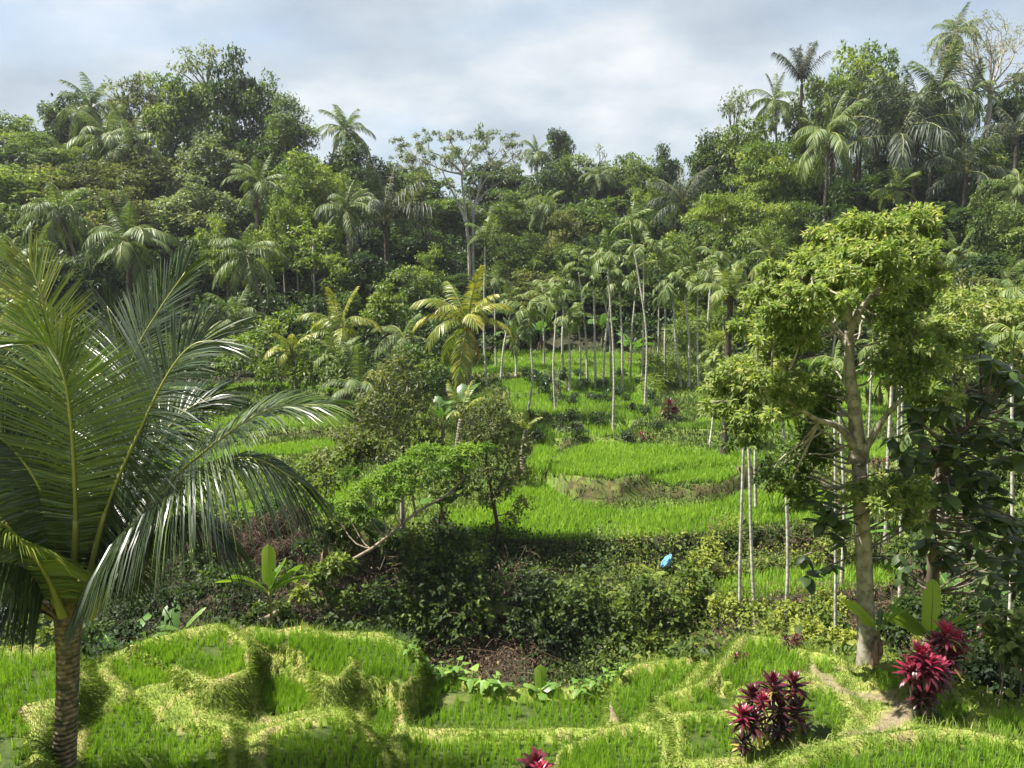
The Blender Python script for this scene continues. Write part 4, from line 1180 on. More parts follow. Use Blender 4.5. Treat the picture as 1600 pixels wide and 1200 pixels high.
for px, py, dy in tips:
    tp = Lp(px, py, dy) - lb
    a = main[np.argmin(np.linalg.norm(main - tp + np.array([0, 0, 0.5]), axis=1))]
    limb(tb, a, tp, 0.022, 0.009, sag=0.05, n=7, sides=5)
    ph = rng.random() * 6
    for k in range(rng.integers(4, 8)):
        az = ph + k * 2.1 + rng.normal() * 0.3; el = rng.uniform(-60, 25); ln = rng.uniform(0.20, 0.37)
        Rm = np.array([[math.cos(az), -math.sin(az), 0], [math.sin(az), math.cos(az), 0], [0, 0, 1]])
        pth = arc_path(ln, el, rng.uniform(20, 60), 8, 1.2) @ Rm.T + tp
        strap(lm, pth, Rm @ YAX, ln * 0.30, float(np.clip(0.45 + rng.normal() * 0.22, 0, 1)), fold=0.2, prof=lambda q: np.clip((q - 0.08) / 0.2, 0, 1) ** 0.7 * np.clip((1.04 - q) / 0.5, 0, 1) ** 0.6 + 0.02, rnd=0.04)
ob("trunk", tb.mesh("trunk", [M['bark']], smooth=True), t)
ob("crown", lm.mesh("crown", [M['big_leaf']]), t)

# ------------------------------------------------------------------ banana plants
def bbase(px, py, Y=None):
    if Y is None:
        h = hit(px, py)
        return h
    p = at(px, py, Y)
    return np.array([p[0], Y, zat(p[0], Y)])


b0 = onz(423, 984, -6.75); b0 = at(423, 980, b0[1] + .6); b0[2] = at(423, 965, b0[1])[2] - 0.35
hY = b0[1]
hgt = at(423, 925, hY)[2] - b0[2]
banana("banana_plant", "small banana plant with one upright bright leaf at the left ravine edge", b0, hgt,
       [(95, 88, 8, 1.0, .14, .95), (20, 72, 20, .8, .10, .55, -40), (8, 52, 30, .9, .08, .65, -55), (176, 50, 75, .95, .09, .85, 50), (180, 34, 55, 1.15, .08, .9, 40), (2, 42, 50, 1.0, .08, .75, -40), (60, 70, 30, .6, .08, .4)], stem_r=0.035)
b1 = onz(285, 994, -6.75); b1 = at(285, 994, b1[1] + .5); b1[2] = at(285, 992, b1[1])[2] - .1
banana("banana_plant", "pale low banana shoot with one rolled leaf just behind the left rice knoll", b1, 0.18,
       [(25, 50, 20, .62, .05, .7), (175, 30, 60, .55, .12, .35), (200, 12, 40, .6, .11, .3), (350, 12, 50, .5, .09, .35)], stem_r=0.03)
bA = onz(1368, 1044, -6.72); bA[2] = zat(bA[0], bA[1]); bA[2] -= 0.05
hA = at(1366, 985, bA[1])[2] - bA[2]
banana("banana_plant", "banana plant with three leaves beside the foot of the mottled trunk", bA, hA,
       [(176, 50, 14, .82, .10, .92, 70), (12, 66, 30, .85, .09, .55, -60), (10, 50, 40, .75, .085, .8, -50), (60, 60, 60, .5, .05, .3)], stem_r=0.05, dry=3)
bB = onz(1450, 1058, -6.8); bB = at(1450, 1058, bB[1] + .7); bB[2] = at(1450, 1050, bB[1])[2] - .25
hB = max(at(1449, 1000, bB[1])[2] - bB[2], 0.4)
banana("banana_plant", "banana plant with broad sunlit upright leaf behind the crimson cordylines", bB, hB,
       [(92, 88, 6, 1.15, .17, 1.0), (14, 50, 50, .9, .12, .9, -60), (165, 58, 50, 1.0, .12, .6, 50), (176, 42, 35, 1.1, .11, .85, 65), (8, 34, 15, 1.0, .02, .9), (50, 55, 70, .6, .11, .5)], stem_r=0.055)
for px, py, Y, h, L, n, lab, dry, tr_ in [
    (505, 745, 28.8, 1.2, 1.7, 9, "pale bluish banana clump beside the rice strip left of the bushy shrubs", 2, (.2, .4)),
    (722, 640, 43, 2.0, 1.9, 8, "dark banana plant in the shade under the yellow palm", 3, (.15, .35)),
    (690, 640, 42, 1.6, 1.7, 7, "second dark banana plant left of the vine-wrapped pole", 3, (.1, .3)),
    (590, 800, 29.5, 0.7, 1.6, 7, "banana plant half buried under the feathery leaning tree", 4, (.3, .6)),
    (690, 790, 29.5, 1.4, 1.7, 8, "banana clump with hanging dry leaves behind the leaning log", 6, (.15, .4)),
    (560, 760, 30, 0.9, 1.5, 7, "pale banana leaves rising out of the bushes above the dead vines", 3, (.25, .45)),
    (180, 1000, 20.5, 2.3, 1.9, 7, "banana stem with a skirt of dry leaves in shade behind the palm trunk", 10, (.2, .45)),
    (260, 1000, 21, 2.0, 1.8, 6, "shaded banana stem with dry brown leaves right of the palm trunk", 10, (.15, .4)),
    (320, 1000, 20.5, 1.7, 1.7, 6, "banana with a broken pale leaf left of the small bright banana", 9, (.15, .4)),
    (30, 1000, 19.5, 1.4, 1.7, 8, "glossy banana clump at the left edge under the palm fronds", 4, (.35, .65)),
    (1500, 960, 21, 2.0, 1.7, 7, "banana with brown skirt of dry leaves under the large-leaved tree", 12, (.2, .4)),
    (1560, 960, 22, 1.8, 1.7, 7, "shaded banana clump near the right picture edge", 8, (.2, .4)),
    (1375, 600, 52, 2.2, 2.2, 8, "banana plant in the distance at the wood edge right of the arecas", 2, (.3, .6)),
    (985, 590, 64, 1.6, 2.4, 8, "far banana plant standing between areca trunks at the wood edge", 2, (.3, .6)),
    (800, 570, 70, 1.6, 2.6, 8, "silvery banana clump in shade at the far left end of the terraces", 2, (.2, .4)),
    (845, 570, 72, 1.6, 2.6, 8, "silvery banana clump in shade between thin areca trunks", 2, (.2, .4)),
    (940, 565, 72, 1.6, 2.4, 8, "pale banana clump at the end of the uppermost terrace", 2, (.25, .45)),
    (1350, 740, 29, 1.2, 1.5, 7, "low banana plant behind the mottled trunk on the terrace bank", 2, (.3, .6))]:
    b_ = bbase(px, py, Y)
    banana("banana_plant", lab, b_, h, rand_banana_leaves(n, L, L * 0.15, *tr_), group="banana plants across the ravine", dry=dry)

# ------------------------------------------------------------------ cordylines
c1 = hit(1200, 1160)
cordyline("cordyline", "clump of dark burgundy cordylines with many canes in front on the right", [
    (1208, 1066, .50, 1.0, 0), (1240, 1064, .47, .95, .1), (1176, 1082, .36, .9, .1), (1192, 1092, .74, .6, -.25), (1160, 1114, .76, .85, -.3), (1218, 1098, .40, 1.0, -.1), (1245, 1105, .45, .9, 0),
    (1180, 1120, .25, 1.0, -.3), (1222, 1130, .30, .9, -.2), (1250, 1135, .30, .85, .1), (1160, 1155, .2, .7, -.3), (1205, 1145, .25, .8, .2), (1243, 1158, .25, .7, 0)], c1, c1[1], L=0.29, yellow=0.35)
c2 = onz(1446, 1128, -6.65); c2[2] = zat(c2[0], c2[1])
cordyline("cordyline", "bright magenta cordyline on a thin stem beside the bare path", [
    (1438, 1020, .92, 1.0, 0), (1452, 1035, .86, 1.0, -.1), (1422, 1042, .94, .9, 0), (1470, 1040, .7, .8, .1), (1445, 1060, .62, 1.05, .1), (1462, 1055, .75, .9, .1), (1440, 1085, .4, .8, 0)], c2, c2[1], L=0.29)
c3 = onz(1482, 1092, -6.75); c3[2] = zat(c3[0], c3[1])
cordyline("cordyline", "crimson cordyline behind the magenta one with fading old lower leaves", [
    (1478, 985, 1.0, .95, 0), (1495, 1000, .95, .95, .1), (1465, 1005, .7, 1.0, .1), (1485, 1020, .65, 1.0, 0), (1475, 1040, .45, .95, 0)], c3, c3[1], L=0.30, yellow=0.5)
c4 = onz(838, 1262, -6.75)
cordyline("cordyline", "dark cordyline head with a pink heart poking in at the bottom edge", [
    (836, 1190, .55, .95, 0), (846, 1200, 1.0, .6, -.2), (826, 1212, .4, .8, 0)], np.array([c4[0], c4[1], zat(c4[0], c4[1])]), c4[1], L=0.30)
for px, py, top, Y, sc, lab in [(1042, 652, 628, None, 2.0, "far red cordyline bush on the terrace below the grassy mound"), (1240, 1008, 992, None, .45, "tiny red cordyline among shrubs behind the near knoll"),
                                (1376, 735, 715, 30, .8, "far purplish cordyline on the bank behind the mottled trunk"), (1538, 1005, 975, 16, .6, "dull red cordyline in the shade at the right edge"), (1006, 690, 678, None, .9, "small reddish plant on the rim of the round terrace"), (1163, 1034, 1024, None, .4, "small dull red plant on the left rim of the near knoll")]:
    f_ = hit(px, py) if Y is None else bbase(px, py, Y)
    hd = [(px + rng.normal() * 9 * sc ** .5 * (14 / f_[1]) ** .5, top + rng.random() * (py - top) * 0.75, .35 + rng.random() * .35, sc * rng.uniform(.8, 1.1), rng.normal() * 0.1) for _ in range(5)]
    cordyline("cordyline", lab, hd, f_, f_[1], L=0.34, nleaf=14)

# ------------------------------------------------------------------ shrubs and trees of the middle ground
def base_at(px, Y):
    x = at(px, 600, Y)[0]
    return np.array([x, Y, zat(x, Y) - 0.1])


yb = 31.0
bs = base_at(625, yb)
pix_plant("bushy_tree", "olive bushy tree with a pale forked trunk left of the round terrace", "tree",
          [(620, 570, 26, yb), (600, 595, 26, yb), (640, 600, 28, yb - .4), (580, 630, 26, yb), (612, 635, 30, yb - .7), (655, 640, 30, yb - .3), (590, 670, 26, yb), (630, 675, 28, yb - .5), (670, 670, 24, yb + .2), (575, 660, 18, yb), (560, 640, 14, yb), (605, 690, 22, yb), (655, 695, 22, yb)],
          'olive', 0.18, 0.08, 72, 4, base=bs, stems=[([bs, at(625, 700, yb), at(612, 640, yb), at(605, 600, yb)], 0.10, 0.03), ([at(625, 700, yb), at(640, 650, yb), at(640, 605, yb)], 0.07, 0.03)], bmat='bark_pale', shell=0.25, tr=0.05, tvar=0.2, tones=[.62 + .14 * rng.normal() for _ in range(13)])
yb = 29.0
bs = base_at(778, 31.0)
pix_plant("small_tree", "grey-green small-leaved tree leaning on the ravine rim at the edge of the front rice field", "tree",
          [(770, 635, 24, yb + 1), (745, 655, 26, yb + 1), (795, 665, 24, yb + 1), (765, 680, 30, yb + .6), (815, 700, 22, yb + 1), (740, 700, 24, yb + 1), (790, 715, 28, yb + .4), (760, 740, 26, yb + .5), (815, 745, 22, yb + 1), (785, 770, 24, yb + .6), (815, 790, 18, yb + 1), (760, 785, 20, yb + 1), (800, 810, 14, yb + 1), (730, 680, 16, yb + 1.3)],
          'olive', 0.15, 0.065, 105, 4, base=bs, stems=[([bs, at(777, 820, 30.6), at(768, 770, 30.3), at(760, 715, 30), at(765, 650, 30)], 0.11, 0.03), ([at(770, 780, 30.4), at(790, 740, 30), at(800, 690, 30)], 0.06, 0.02)], bmat='bark', shell=0.25, tr=0.05, tvar=0.2, tones=[.5 + .15 * rng.normal() for _ in range(14)])
# feathery leaning tree and its trunk
yf = 26.5
st_ = [at(388, 978, 19.5), at(436, 955, 21), at(505, 898, 23), at(580, 858, 25), at(648, 803, 26), at(705, 770, 26.8)]
b_ = np.array(st_[0])
circ = [(x, y, r, yf + dy) for x, y, r, dy in [(735, 705, 22, .8), (700, 712, 26, .5), (665, 705, 24, .6), (640, 725, 26, 0), (610, 740, 26, 0), (680, 735, 26, -.2), (720, 730, 22, .3), (580, 760, 26, -.3), (555, 780, 24, -.5), (610, 775, 24, -.6), (640, 760, 24, -.5), (535, 800, 22, -.6), (570, 805, 22, -.8), (600, 800, 18, -.6), (510, 790, 16, -.5), (545, 740, 18, .2), (760, 700, 14, .9)]]
pix_plant("leaning_tree", "feathery bright green tree with a long bare trunk leaning over the ravine", "tree", circ, 'feather', 0.18, 0.055, 82, 7, base=b_, stems=[(st_, 0.075, 0.045), ([at(650, 808, 26), at(645, 770, 26.3), at(650, 740, 26.5)], 0.05, 0.02), ([at(702, 772, 26.8), at(725, 745, 27), at(740, 712, 27.2)], 0.05, 0.02)], bmat='log', flat=0.45, tr=0.05, shell=0.3, droop=0.1)
mb = MB(); lp = np.array([at(348, 995, 17.2), at(378, 982, 17.4), at(405, 962, 17.8)])
tube(mb, spline(lp, 10) - lp[0], [.05, .06, .06, .065, .065, .065, .06, .06, .055, .05], 9)
tag(ob("log", mb.mesh("log", [M['log']], smooth=True), None, lp[0]), "pale cut log lying on the ravine rim behind the left rice knoll", "log")

# vine-covered bushes and shrubs on the ravine walls: label, circles, material, leaf, density
BUSH = [
    ("large dark vine-covered bush hanging into the ravine under the small tree", [(700, 850, 40, 27), (660, 880, 40, 26.5), (730, 880, 44, 26.5), (690, 920, 48, 26), (740, 930, 44, 26), (650, 930, 40, 26), (670, 970, 40, 25.5), (720, 980, 44, 25.3), (700, 1020, 36, 25), (660, 1010, 30, 25)], 'creeper', .2, .11, 150, .33),
    ("light green creeper draped on the bank just below the leaning trunk", [(650, 850, 20, 26.5), (610, 850, 18, 27), (495, 900, 20, 22.3), (530, 885, 20, 22.8), (470, 930, 16, 21), (545, 845, 22, 27), (520, 835, 20, 27), (500, 830, 22, 26.5), (535, 820, 22, 27)], 'creeper', .17, .11, 120, .62),
    ("dense green shrub under the dead brown vines left of the leaning trunk", [(480, 860, 22, 24), (455, 900, 24, 23), (500, 930, 26, 22.5), (540, 950, 30, 23), (590, 940, 30, 23.5), (600, 990, 30, 23), (550, 1000, 28, 22)], 'creeper', .15, .09, 90, .42),
    ("leafy shrub on the far bank right above the taro patch", [(830, 930, 36, 25.8), (870, 960, 38, 25.5), (910, 930, 36, 26), (860, 1000, 38, 25), (930, 980, 38, 25.3), (980, 960, 36, 25.5), (820, 980, 36, 25.2)], 'creeper', .19, .12, 130, .45),
    ("sunlit creeper shrub on the far bank below the blue bag", [(1010, 930, 30, 26), (1050, 950, 30, 25.8), (980, 1000, 32, 25), (1030, 1010, 30, 25), (960, 1030, 28, 24.6), (1080, 910, 26, 26.2)], 'creeper', .19, .12, 110, .72),
    ("bright yellow-green shrub at the left end of the low right rice field", [(1100, 880, 24, 28), (1085, 910, 20, 27.5), (1125, 900, 18, 28), (1095, 940, 24, 26.5), (1110, 850, 16, 29)], 'creeper', .17, .10, 100, .9),
    ("leafy bank shrub under the slim white trunks", [(1130, 950, 22, 23), (1180, 960, 24, 22.5), (1230, 960, 24, 22), (1270, 955, 22, 22), (1205, 985, 22, 20), (1260, 990, 24, 19.5), (1300, 975, 20, 20)], 'creeper', .14, .085, 120, .78),
    ("fresh green shrub between the white trunks and the mottled tree", [(1290, 940, 18, 23), (1320, 1000, 22, 17.5), (1285, 1015, 20, 17), (1310, 950, 18, 22)], 'creeper', .12, .07, 110, .85),
    ("dark shrubs on the right bank behind the large-leaved tree", [(1440, 730, 30, 30), (1490, 740, 36, 29), (1540, 740, 36, 28), (1590, 750, 36, 28), (1430, 800, 30, 27), (1480, 810, 34, 26), (1530, 820, 36, 25), (1580, 830, 38, 25), (1420, 860, 28, 25), (1460, 880, 30, 24)], 'creeper', .2, .11, 130, .3),
    ("deep green bushes under the brown banana skirts at the right", [(1500, 880, 34, 23), (1550, 890, 38, 22), (1600, 900, 38, 22), (1440, 930, 30, 22), (1490, 940, 30, 20.5), (1540, 950, 34, 20), (1590, 960, 36, 19)], 'creeper', .17, .1, 120, .25),
    ("mid-green bushes at the right edge beside the thin dark stem", [(1590, 690, 34, 27), (1610, 640, 34, 30), (1560, 680, 30, 29), (1520, 700, 26, 30)], 'creeper', .2, .11, 110, .5),
    ("yellowish leafy shrub below the second yellow-green crown", [(1470, 700, 26, 25), (1500, 720, 24, 25), (1440, 680, 22, 25.5), (1420, 720, 20, 26)], 'yellowgreen', .16, .07, 100, .5),
    ("leafy bush crowding the stem of the olive bushy tree", [(560, 700, 26, 30), (590, 715, 24, 29.8), (540, 690, 20, 30.5), (640, 715, 22, 30), (675, 700, 20, 30.5), (520, 720, 20, 30)], 'olive', .19, .1, 110, .6),
    ("bright scrub below the olive tree and behind the feathery crown", [(480, 740, 22, 30), (500, 720, 20, 30.5), (455, 760, 20, 29.5), (700, 730, 22, 29.5), (730, 760, 20, 29.5), (690, 770, 20, 29)], 'broad', .19, .1, 100, .7),
    ("light green shrubs among the young palms behind the front palm's tip", [(380, 545, 24, 54), (420, 520, 24, 56), (455, 500, 22, 58), (500, 515, 22, 57), (340, 540, 24, 54), (410, 575, 22, 52), (480, 580, 22, 50)], 'bright', .34, .16, 90, .45),
    ("dark green shrubs at the foot of the left wood", [(330, 490, 24, 62), (380, 480, 22, 63), (430, 478, 22, 64), (490, 485, 24, 63), (540, 478, 24, 62), (640, 500, 24, 60), (680, 520, 24, 58)], 'dense', .36, .18, 90, .5),
    ("shaded bushes along the edge of the wood behind the yellow palm", [(660, 560, 20, 54), (690, 545, 22, 56), (720, 540, 20, 58), (760, 540, 18, 62), (690, 590, 18, 50), (665, 600, 18, 48)], 'dense', .32, .16, 90, .45),
    ("dark leafy fringe at the wood edge behind the areca trunks", [(820, 545, 14, 74), (860, 540, 16, 75), (900, 540, 14, 75), (940, 540, 16, 75), (980, 540, 16, 74), (1010, 545, 14, 72)], 'dense', .4, .2, 90, .4),
    ("shaded shrub below the large-leaved tree at the right", [(1440, 960, 30, 17), (1400, 990, 24, 16.5), (1490, 985, 28, 16.5), (1540, 1040, 34, 15.5), (1580, 1080, 34, 15), (1510, 1050, 26, 15.5), (1420, 950, 20, 18)], 'creeper', .15, .09, 110, .28),
    ("glossy pale-leaved shrub low at the right edge", [(1570, 1000, 24, 14), (1590, 1030, 22, 14), (1600, 980, 20, 14), (1555, 985, 16, 14)], 'big_leaf', .20, .12, 44, .93),
    ("dark green hedge-like growth along the edge of the front rice field", [(1180, 838, 14, 30.3), (1215, 836, 14, 30.3), (1250, 832, 14, 30.3), (1285, 830, 16, 30.3), (1140, 846, 14, 30), (1100, 852, 12, 30)], 'creeper', .15, .09, 90, .4),
    ("leafy tangle below the left rice strips behind the palm", [(300, 830, 30, 26), (360, 820, 26, 26.5), (240, 860, 34, 25), (180, 880, 34, 24.5), (420, 800, 24, 27), (310, 880, 30, 24.5)], 'creeper', .18, .1, 110, .45),
    ("pale green shrub above the dead vines left of the feathery tree", [(470, 790, 24, 28), (500, 770, 22, 28.5), (440, 815, 20, 27.5), (520, 745, 22, 29), (545, 720, 24, 29.5), (570, 700, 22, 30)], 'creeper', .17, .1, 110, .72),
    ("dark bush on the terrace right of the round terrace", [(1200, 730, 18, 34), (1225, 740, 18, 34), (1190, 750, 14, 33.5), (1250, 735, 16, 34)], 'creeper', .18, .1, 100, .35),
    ("low leafy shrubs at the foot of the mottled tree's far side", [(1270, 725, 22, 33), (1300, 735, 24, 32.5), (1340, 745, 20, 32), (1380, 750, 22, 32), (1430, 745, 24, 32)], 'creeper', .18, .1, 100, .6),
    ("cone-shaped bright bush in front of the left wood", [(600, 452, 14, 58), (590, 475, 18, 58), (612, 475, 18, 57.5), (600, 498, 22, 57.5), (580, 500, 16, 58), (620, 500, 16, 58)], 'bright', .3, .15, 90, .5),
    ("round shrub with light leaves behind the drooping palm frond", [(440, 560, 24, 50), (470, 590, 24, 49), (420, 590, 24, 49), (390, 560, 20, 50), (400, 530, 18, 52), (360, 570, 20, 50)], 'bright', .28, .13, 100, .5),
    ("olive shrub mass between the young palms left of the terraces", [(520, 590, 24, 47), (550, 560, 24, 48), (500, 560, 20, 49), (480, 545, 18, 50), (640, 560, 26, 46), (670, 580, 24, 45)], 'broad', .28, .13, 100, .45),
    ("shrub row on the left slope behind the large palm", [(250, 560, 40, 48), (200, 590, 40, 46), (300, 560, 30, 50), (340, 590, 24, 50), (140, 600, 40, 46), (60, 600, 44, 45), (0, 590, 44, 45)], 'broad', .28, .14, 130, .45),
    ("pale flowering shrub on the bank beside the round terrace", [(870, 672, 12, 45), (885, 680, 12, 44.5), (860, 684, 10, 44.5), (900, 668, 9, 45)], 'pale', .2, .12, 90, .5),
    ("grassy bamboo-like bush beside the far red cordyline", [(1020, 605, 18, 55), (1035, 590, 18, 56), (1020, 570, 16, 58), (1060, 580, 16, 57)], 'fine' if 'fine' in M else 'bright', .4, .06, 90, .5),
    ("bright bamboo thicket behind the right areca trunks", [(1120, 540, 26, 60), (1100, 510, 22, 62), (1135, 500, 24, 62), (1110, 570, 24, 58), (1080, 545, 20, 60), (1060, 520, 20, 62)], 'bright', .5, .08, 130, .5),
    ("tangled shrub left of the small bright banana", [(340, 905, 26, 20), (300, 930, 24, 19.5), (380, 900, 22, 20), (250, 940, 26, 19), (210, 950, 22, 18.5)], 'creeper', .13, .08, 70, .3),
    ("light shrub around the foot of the small bright banana", [(405, 955, 12, 16.5), (440, 950, 12, 16.5), (390, 970, 10, 16.2), (455, 970, 12, 16.5)], 'creeper', .10, .06, 60, .65),
    ("leafy weeds at the left edge behind the palm trunk", [(40, 985, 26, 15.5), (10, 1000, 22, 15), (75, 1000, 20, 15), (150, 990, 22, 16.5), (200, 985, 16, 17)], 'creeper', .13, .075, 90, .55),
]
for lab, circ, lm_, l_, w_, dn, tv in BUSH:
    pix_plant("shrub", lab, "shrub", circ, lm_, l_, w_, dn, 4, tones=[min(.95, max(.05, tv + rng.normal() * 0.12)) for _ in circ], group="shrubs and creepers", tvar=0.17, shell=0.5, bmat='bark', tr=0.03, spread=0.8)

# ------------------------------------------------------------------ taros, ferns, the blue bag
TARO = [(668, 1058, .13, .35, "small weedy leaves at the left end of the taro patch"), (690, 1068, .2, .5, "yellow-green taro at the left of the patch by the ravine"), (712, 1062, .2, .6, "leafy taro in front of the dark ravine bush"), (735, 1078, .22, .65, "broad taro in the middle of the left patch"),
        (760, 1088, .22, .6, "taro with low drooping leaves on the dike end"), (783, 1090, .2, .55, "round-leaved taro right of the low one"), (905, 1092, .2, .5, "low taro right beside the tall single leaf"), (930, 1086, .16, .5, "small taro under the far bank"), (950, 1076, .16, .5, "yellowish weed taro at the right end of the patch"), (640, 1030, .14, .5, "leafy weed by the rim of the left rice knoll"), (970, 1062, .12, .45, "small weedy taro above the dike corner")]
for px, py, L, tn, lab in TARO:
    h_ = hit(px, py)
    heart_plant("taro", lab, h_, 9, L * 0.95, tn - .1, hgt=0.22 + L * .4, group="taros along the ravine edge")
h_ = hit(845, 1092)
banana("banana_shoot", "young banana shoot with one tall rounded leaf at the ravine edge", h_, 0.12, [(95, 84, 10, .5, .11, .8), (170, 45, 60, .38, .10, .65), (15, 40, 60, .38, .09, .6), (60, 40, 60, .3, .09, .5), (280, 25, 60, .3, .09, .6)], stem_r=0.02)
for px, py, Y, n, L, lab in [(1160, 985, 17.5, 9, .75, "bright fern with arching fronds behind the near knoll"), (1140, 975, 19, 7, .7, "yellow fern half hidden at the left of the bright fern"), (900, 925, 26, 8, .8, "fern growing out of the far bank"), (940, 860, 30, 8, .7, "fern on the upper rim of the far bank"), (770, 905, 26, 8, 1.0, "pale fern beside the dark vine-covered bush"), (1290, 1010, 15.5, 8, .6, "dark fern near the foot of the mottled trunk"), (1330, 1000, 15.5, 7, .6, "low fern left of the small banana by the trunk"), (970, 900, 27, 7, .7, "fern below the dry patch on the far bank"), (1020, 885, 28, 7, .7, "fern left of the blue bag")]:
    p = at(px, py, Y); z = max(p[2] - 0.15, zat(p[0], Y)); z = min(z, zat(p[0], Y) + 0.5)
    fern("fern", lab, np.array([p[0], Y, z]), n, L)
# blue plastic bag caught on the bank
hb = hit(1040, 886); hb[1] -= 0.25
bm_ = bpy.data.meshes.new("plastic_bag")
import bmesh
bmm = bmesh.new(); bmesh.ops.create_icosphere(bmm, subdivisions=4, radius=1.0)
for v in bmm.verts:
    c = v.co.copy(); a = math.atan2(c.y, c.x)
    w = 1 + 0.16 * math.sin(a * 5 + c.z * 3) + 0.10 * math.sin(a * 9 - c.z * 6)
    v.co = Vector((c.x * 0.17 * w * (1 - 0.35 * c.z), c.y * 0.13 * w * (1 - 0.3 * c.z), c.z * 0.29 + 0.04 * math.sin(a * 3)))
    v.co.x += 0.10 * c.z
bmm.to_mesh(bm_); bmm.free()
for p_ in bm_.polygons:
    p_.use_smooth = True
mm_, tt_ = new_mat("blue_plastic")
pp_ = tt_.nodes.new("ShaderNodeBsdfPrincipled"); pp_.inputs["Base Color"].default_value = (0.16, 0.42, 0.78, 1); pp_.inputs["Roughness"].default_value = 0.35
nz_ = tt_.nodes.new("ShaderNodeTexNoise"); nz_.inputs["Scale"].default_value = 9; nz_.inputs["Distortion"].default_value = 1.5
bp_ = tt_.nodes.new("ShaderNodeBump"); bp_.inputs["Strength"].default_value = 0.9; bp_.inputs["Distance"].default_value = 0.08
tt_.links.new(nz_.outputs[0], bp_.inputs["Height"]); tt_.links.new(bp_.outputs[0], pp_.inputs["Normal"])
oo_ = tt_.nodes.new("ShaderNodeOutputMaterial"); tt_.links.new(pp_.outputs[0], oo_.inputs[0])
bm_.materials.append(mm_)
o = ob("plastic_bag", bm_, None, (hb[0], hb[1], at(1040, 877, hb[1])[2])); o.rotation_euler = (0.2, 0.15, 0.4)
tag(o, "crumpled blue plastic bag caught on the green far bank", "plastic bag")

# ------------------------------------------------------------------ areca palms on and behind the terraces
ARECA = [  # trunk foot px,py; crown px,py; crown scale
    (760, 603, 758, 372, 1.0, "thin areca palm standing alone right of the yellow palm"),
    (824, 652, 826, 490, 1.25, "areca with a full crown and white trunk at the left of the terraces"),
    (868, 640, 870, 468, 1.1, "areca palm right of the full-crowned one"),
    (850, 573, 848, 466, 1.0, "short far areca behind the left terraces"),
    (890, 612, 888, 500, .9, "slim areca in the middle of the upper terraces"),
    (906, 602, 904, 496, .9, "slender areca close right of the slim one"),
    (931, 605, 928, 440, 1.0, "straight areca between two leaning neighbours"),
    (958, 672, 949, 400, 1.0, "tall areca leaning left with its foot on the round terrace rim"),
    (972, 610, 968, 442, 1.0, "areca with orange-tinged crown behind the leaning one"),
    (1008, 632, 986, 352, 1.0, "tallest areca with a leaning white trunk in the middle"),
    (1003, 602, 1006, 388, 1.0, "tall straight areca just right of the leaning tallest one"),
    (1064, 606, 1050, 440, 1.1, "areca beside the grassy mound with tilted trunk"),
    (1076, 606, 1070, 446, 1.0, "middle areca of the trio above the grassy mound"),
    (1091, 606, 1090, 428, 1.1, "right areca of the trio above the grassy mound"),
    (806, 588, 803, 528, .9, "low far areca at the wood edge left of the trunks"),
    (918, 600, 904, 412, .9, "areca with a thin dark crown against the central wood"),
    (783, 590, 800, 470, 0.9, "leaning far areca behind the yellow palm"),
    (955, 600, 935, 400, 0.9, "slender areca whose crown touches the leaning one"),
    (880, 598, 882, 440, .9, "thin areca in the middle of the far grove with a tall bare stem"), (942, 606, 958, 430, .9, "areca leaning right behind the tall left-leaning one"), (985, 598, 996, 420, .9, "straight far areca behind the tallest pair"),
    (1025, 600, 1030, 410, .9, "areca between the tallest pair and the mound's trio"), (1040, 590, 1040, 470, .85, "short areca behind the far red cordyline"), (775, 575, 772, 440, .85, "far thin areca behind the lone tall one"), (1105, 590, 1112, 400, 1.0, "tall areca right of the trio in front of the bamboo"), (1130, 575, 1128, 430, .9, "areca beside the stout palm's trunk"),
    (1108, 700, 1115, 560, .7, "young areca half hidden by the big tree's left branch"),
]
for fx, fy, cx, cy, sc, lab in ARECA:
    f_ = hit(fx, fy, 25)
    top = at(cx, cy, f_[1] + 0.2)
    palm("areca_palm", lab, "palm", 'areca', f_, top - np.array([0, 0, .5]), sc * .85 * (f_[1] / 50) ** 0.5, 9, group="areca palms on the terraces", trunk_r=0.075 * (f_[1] / 45) ** 0.5 * rng.uniform(.75, 1.15), mat='bark_areca', spread=(0, 5), bow=rng.uniform(.05, .4), shaft=True)
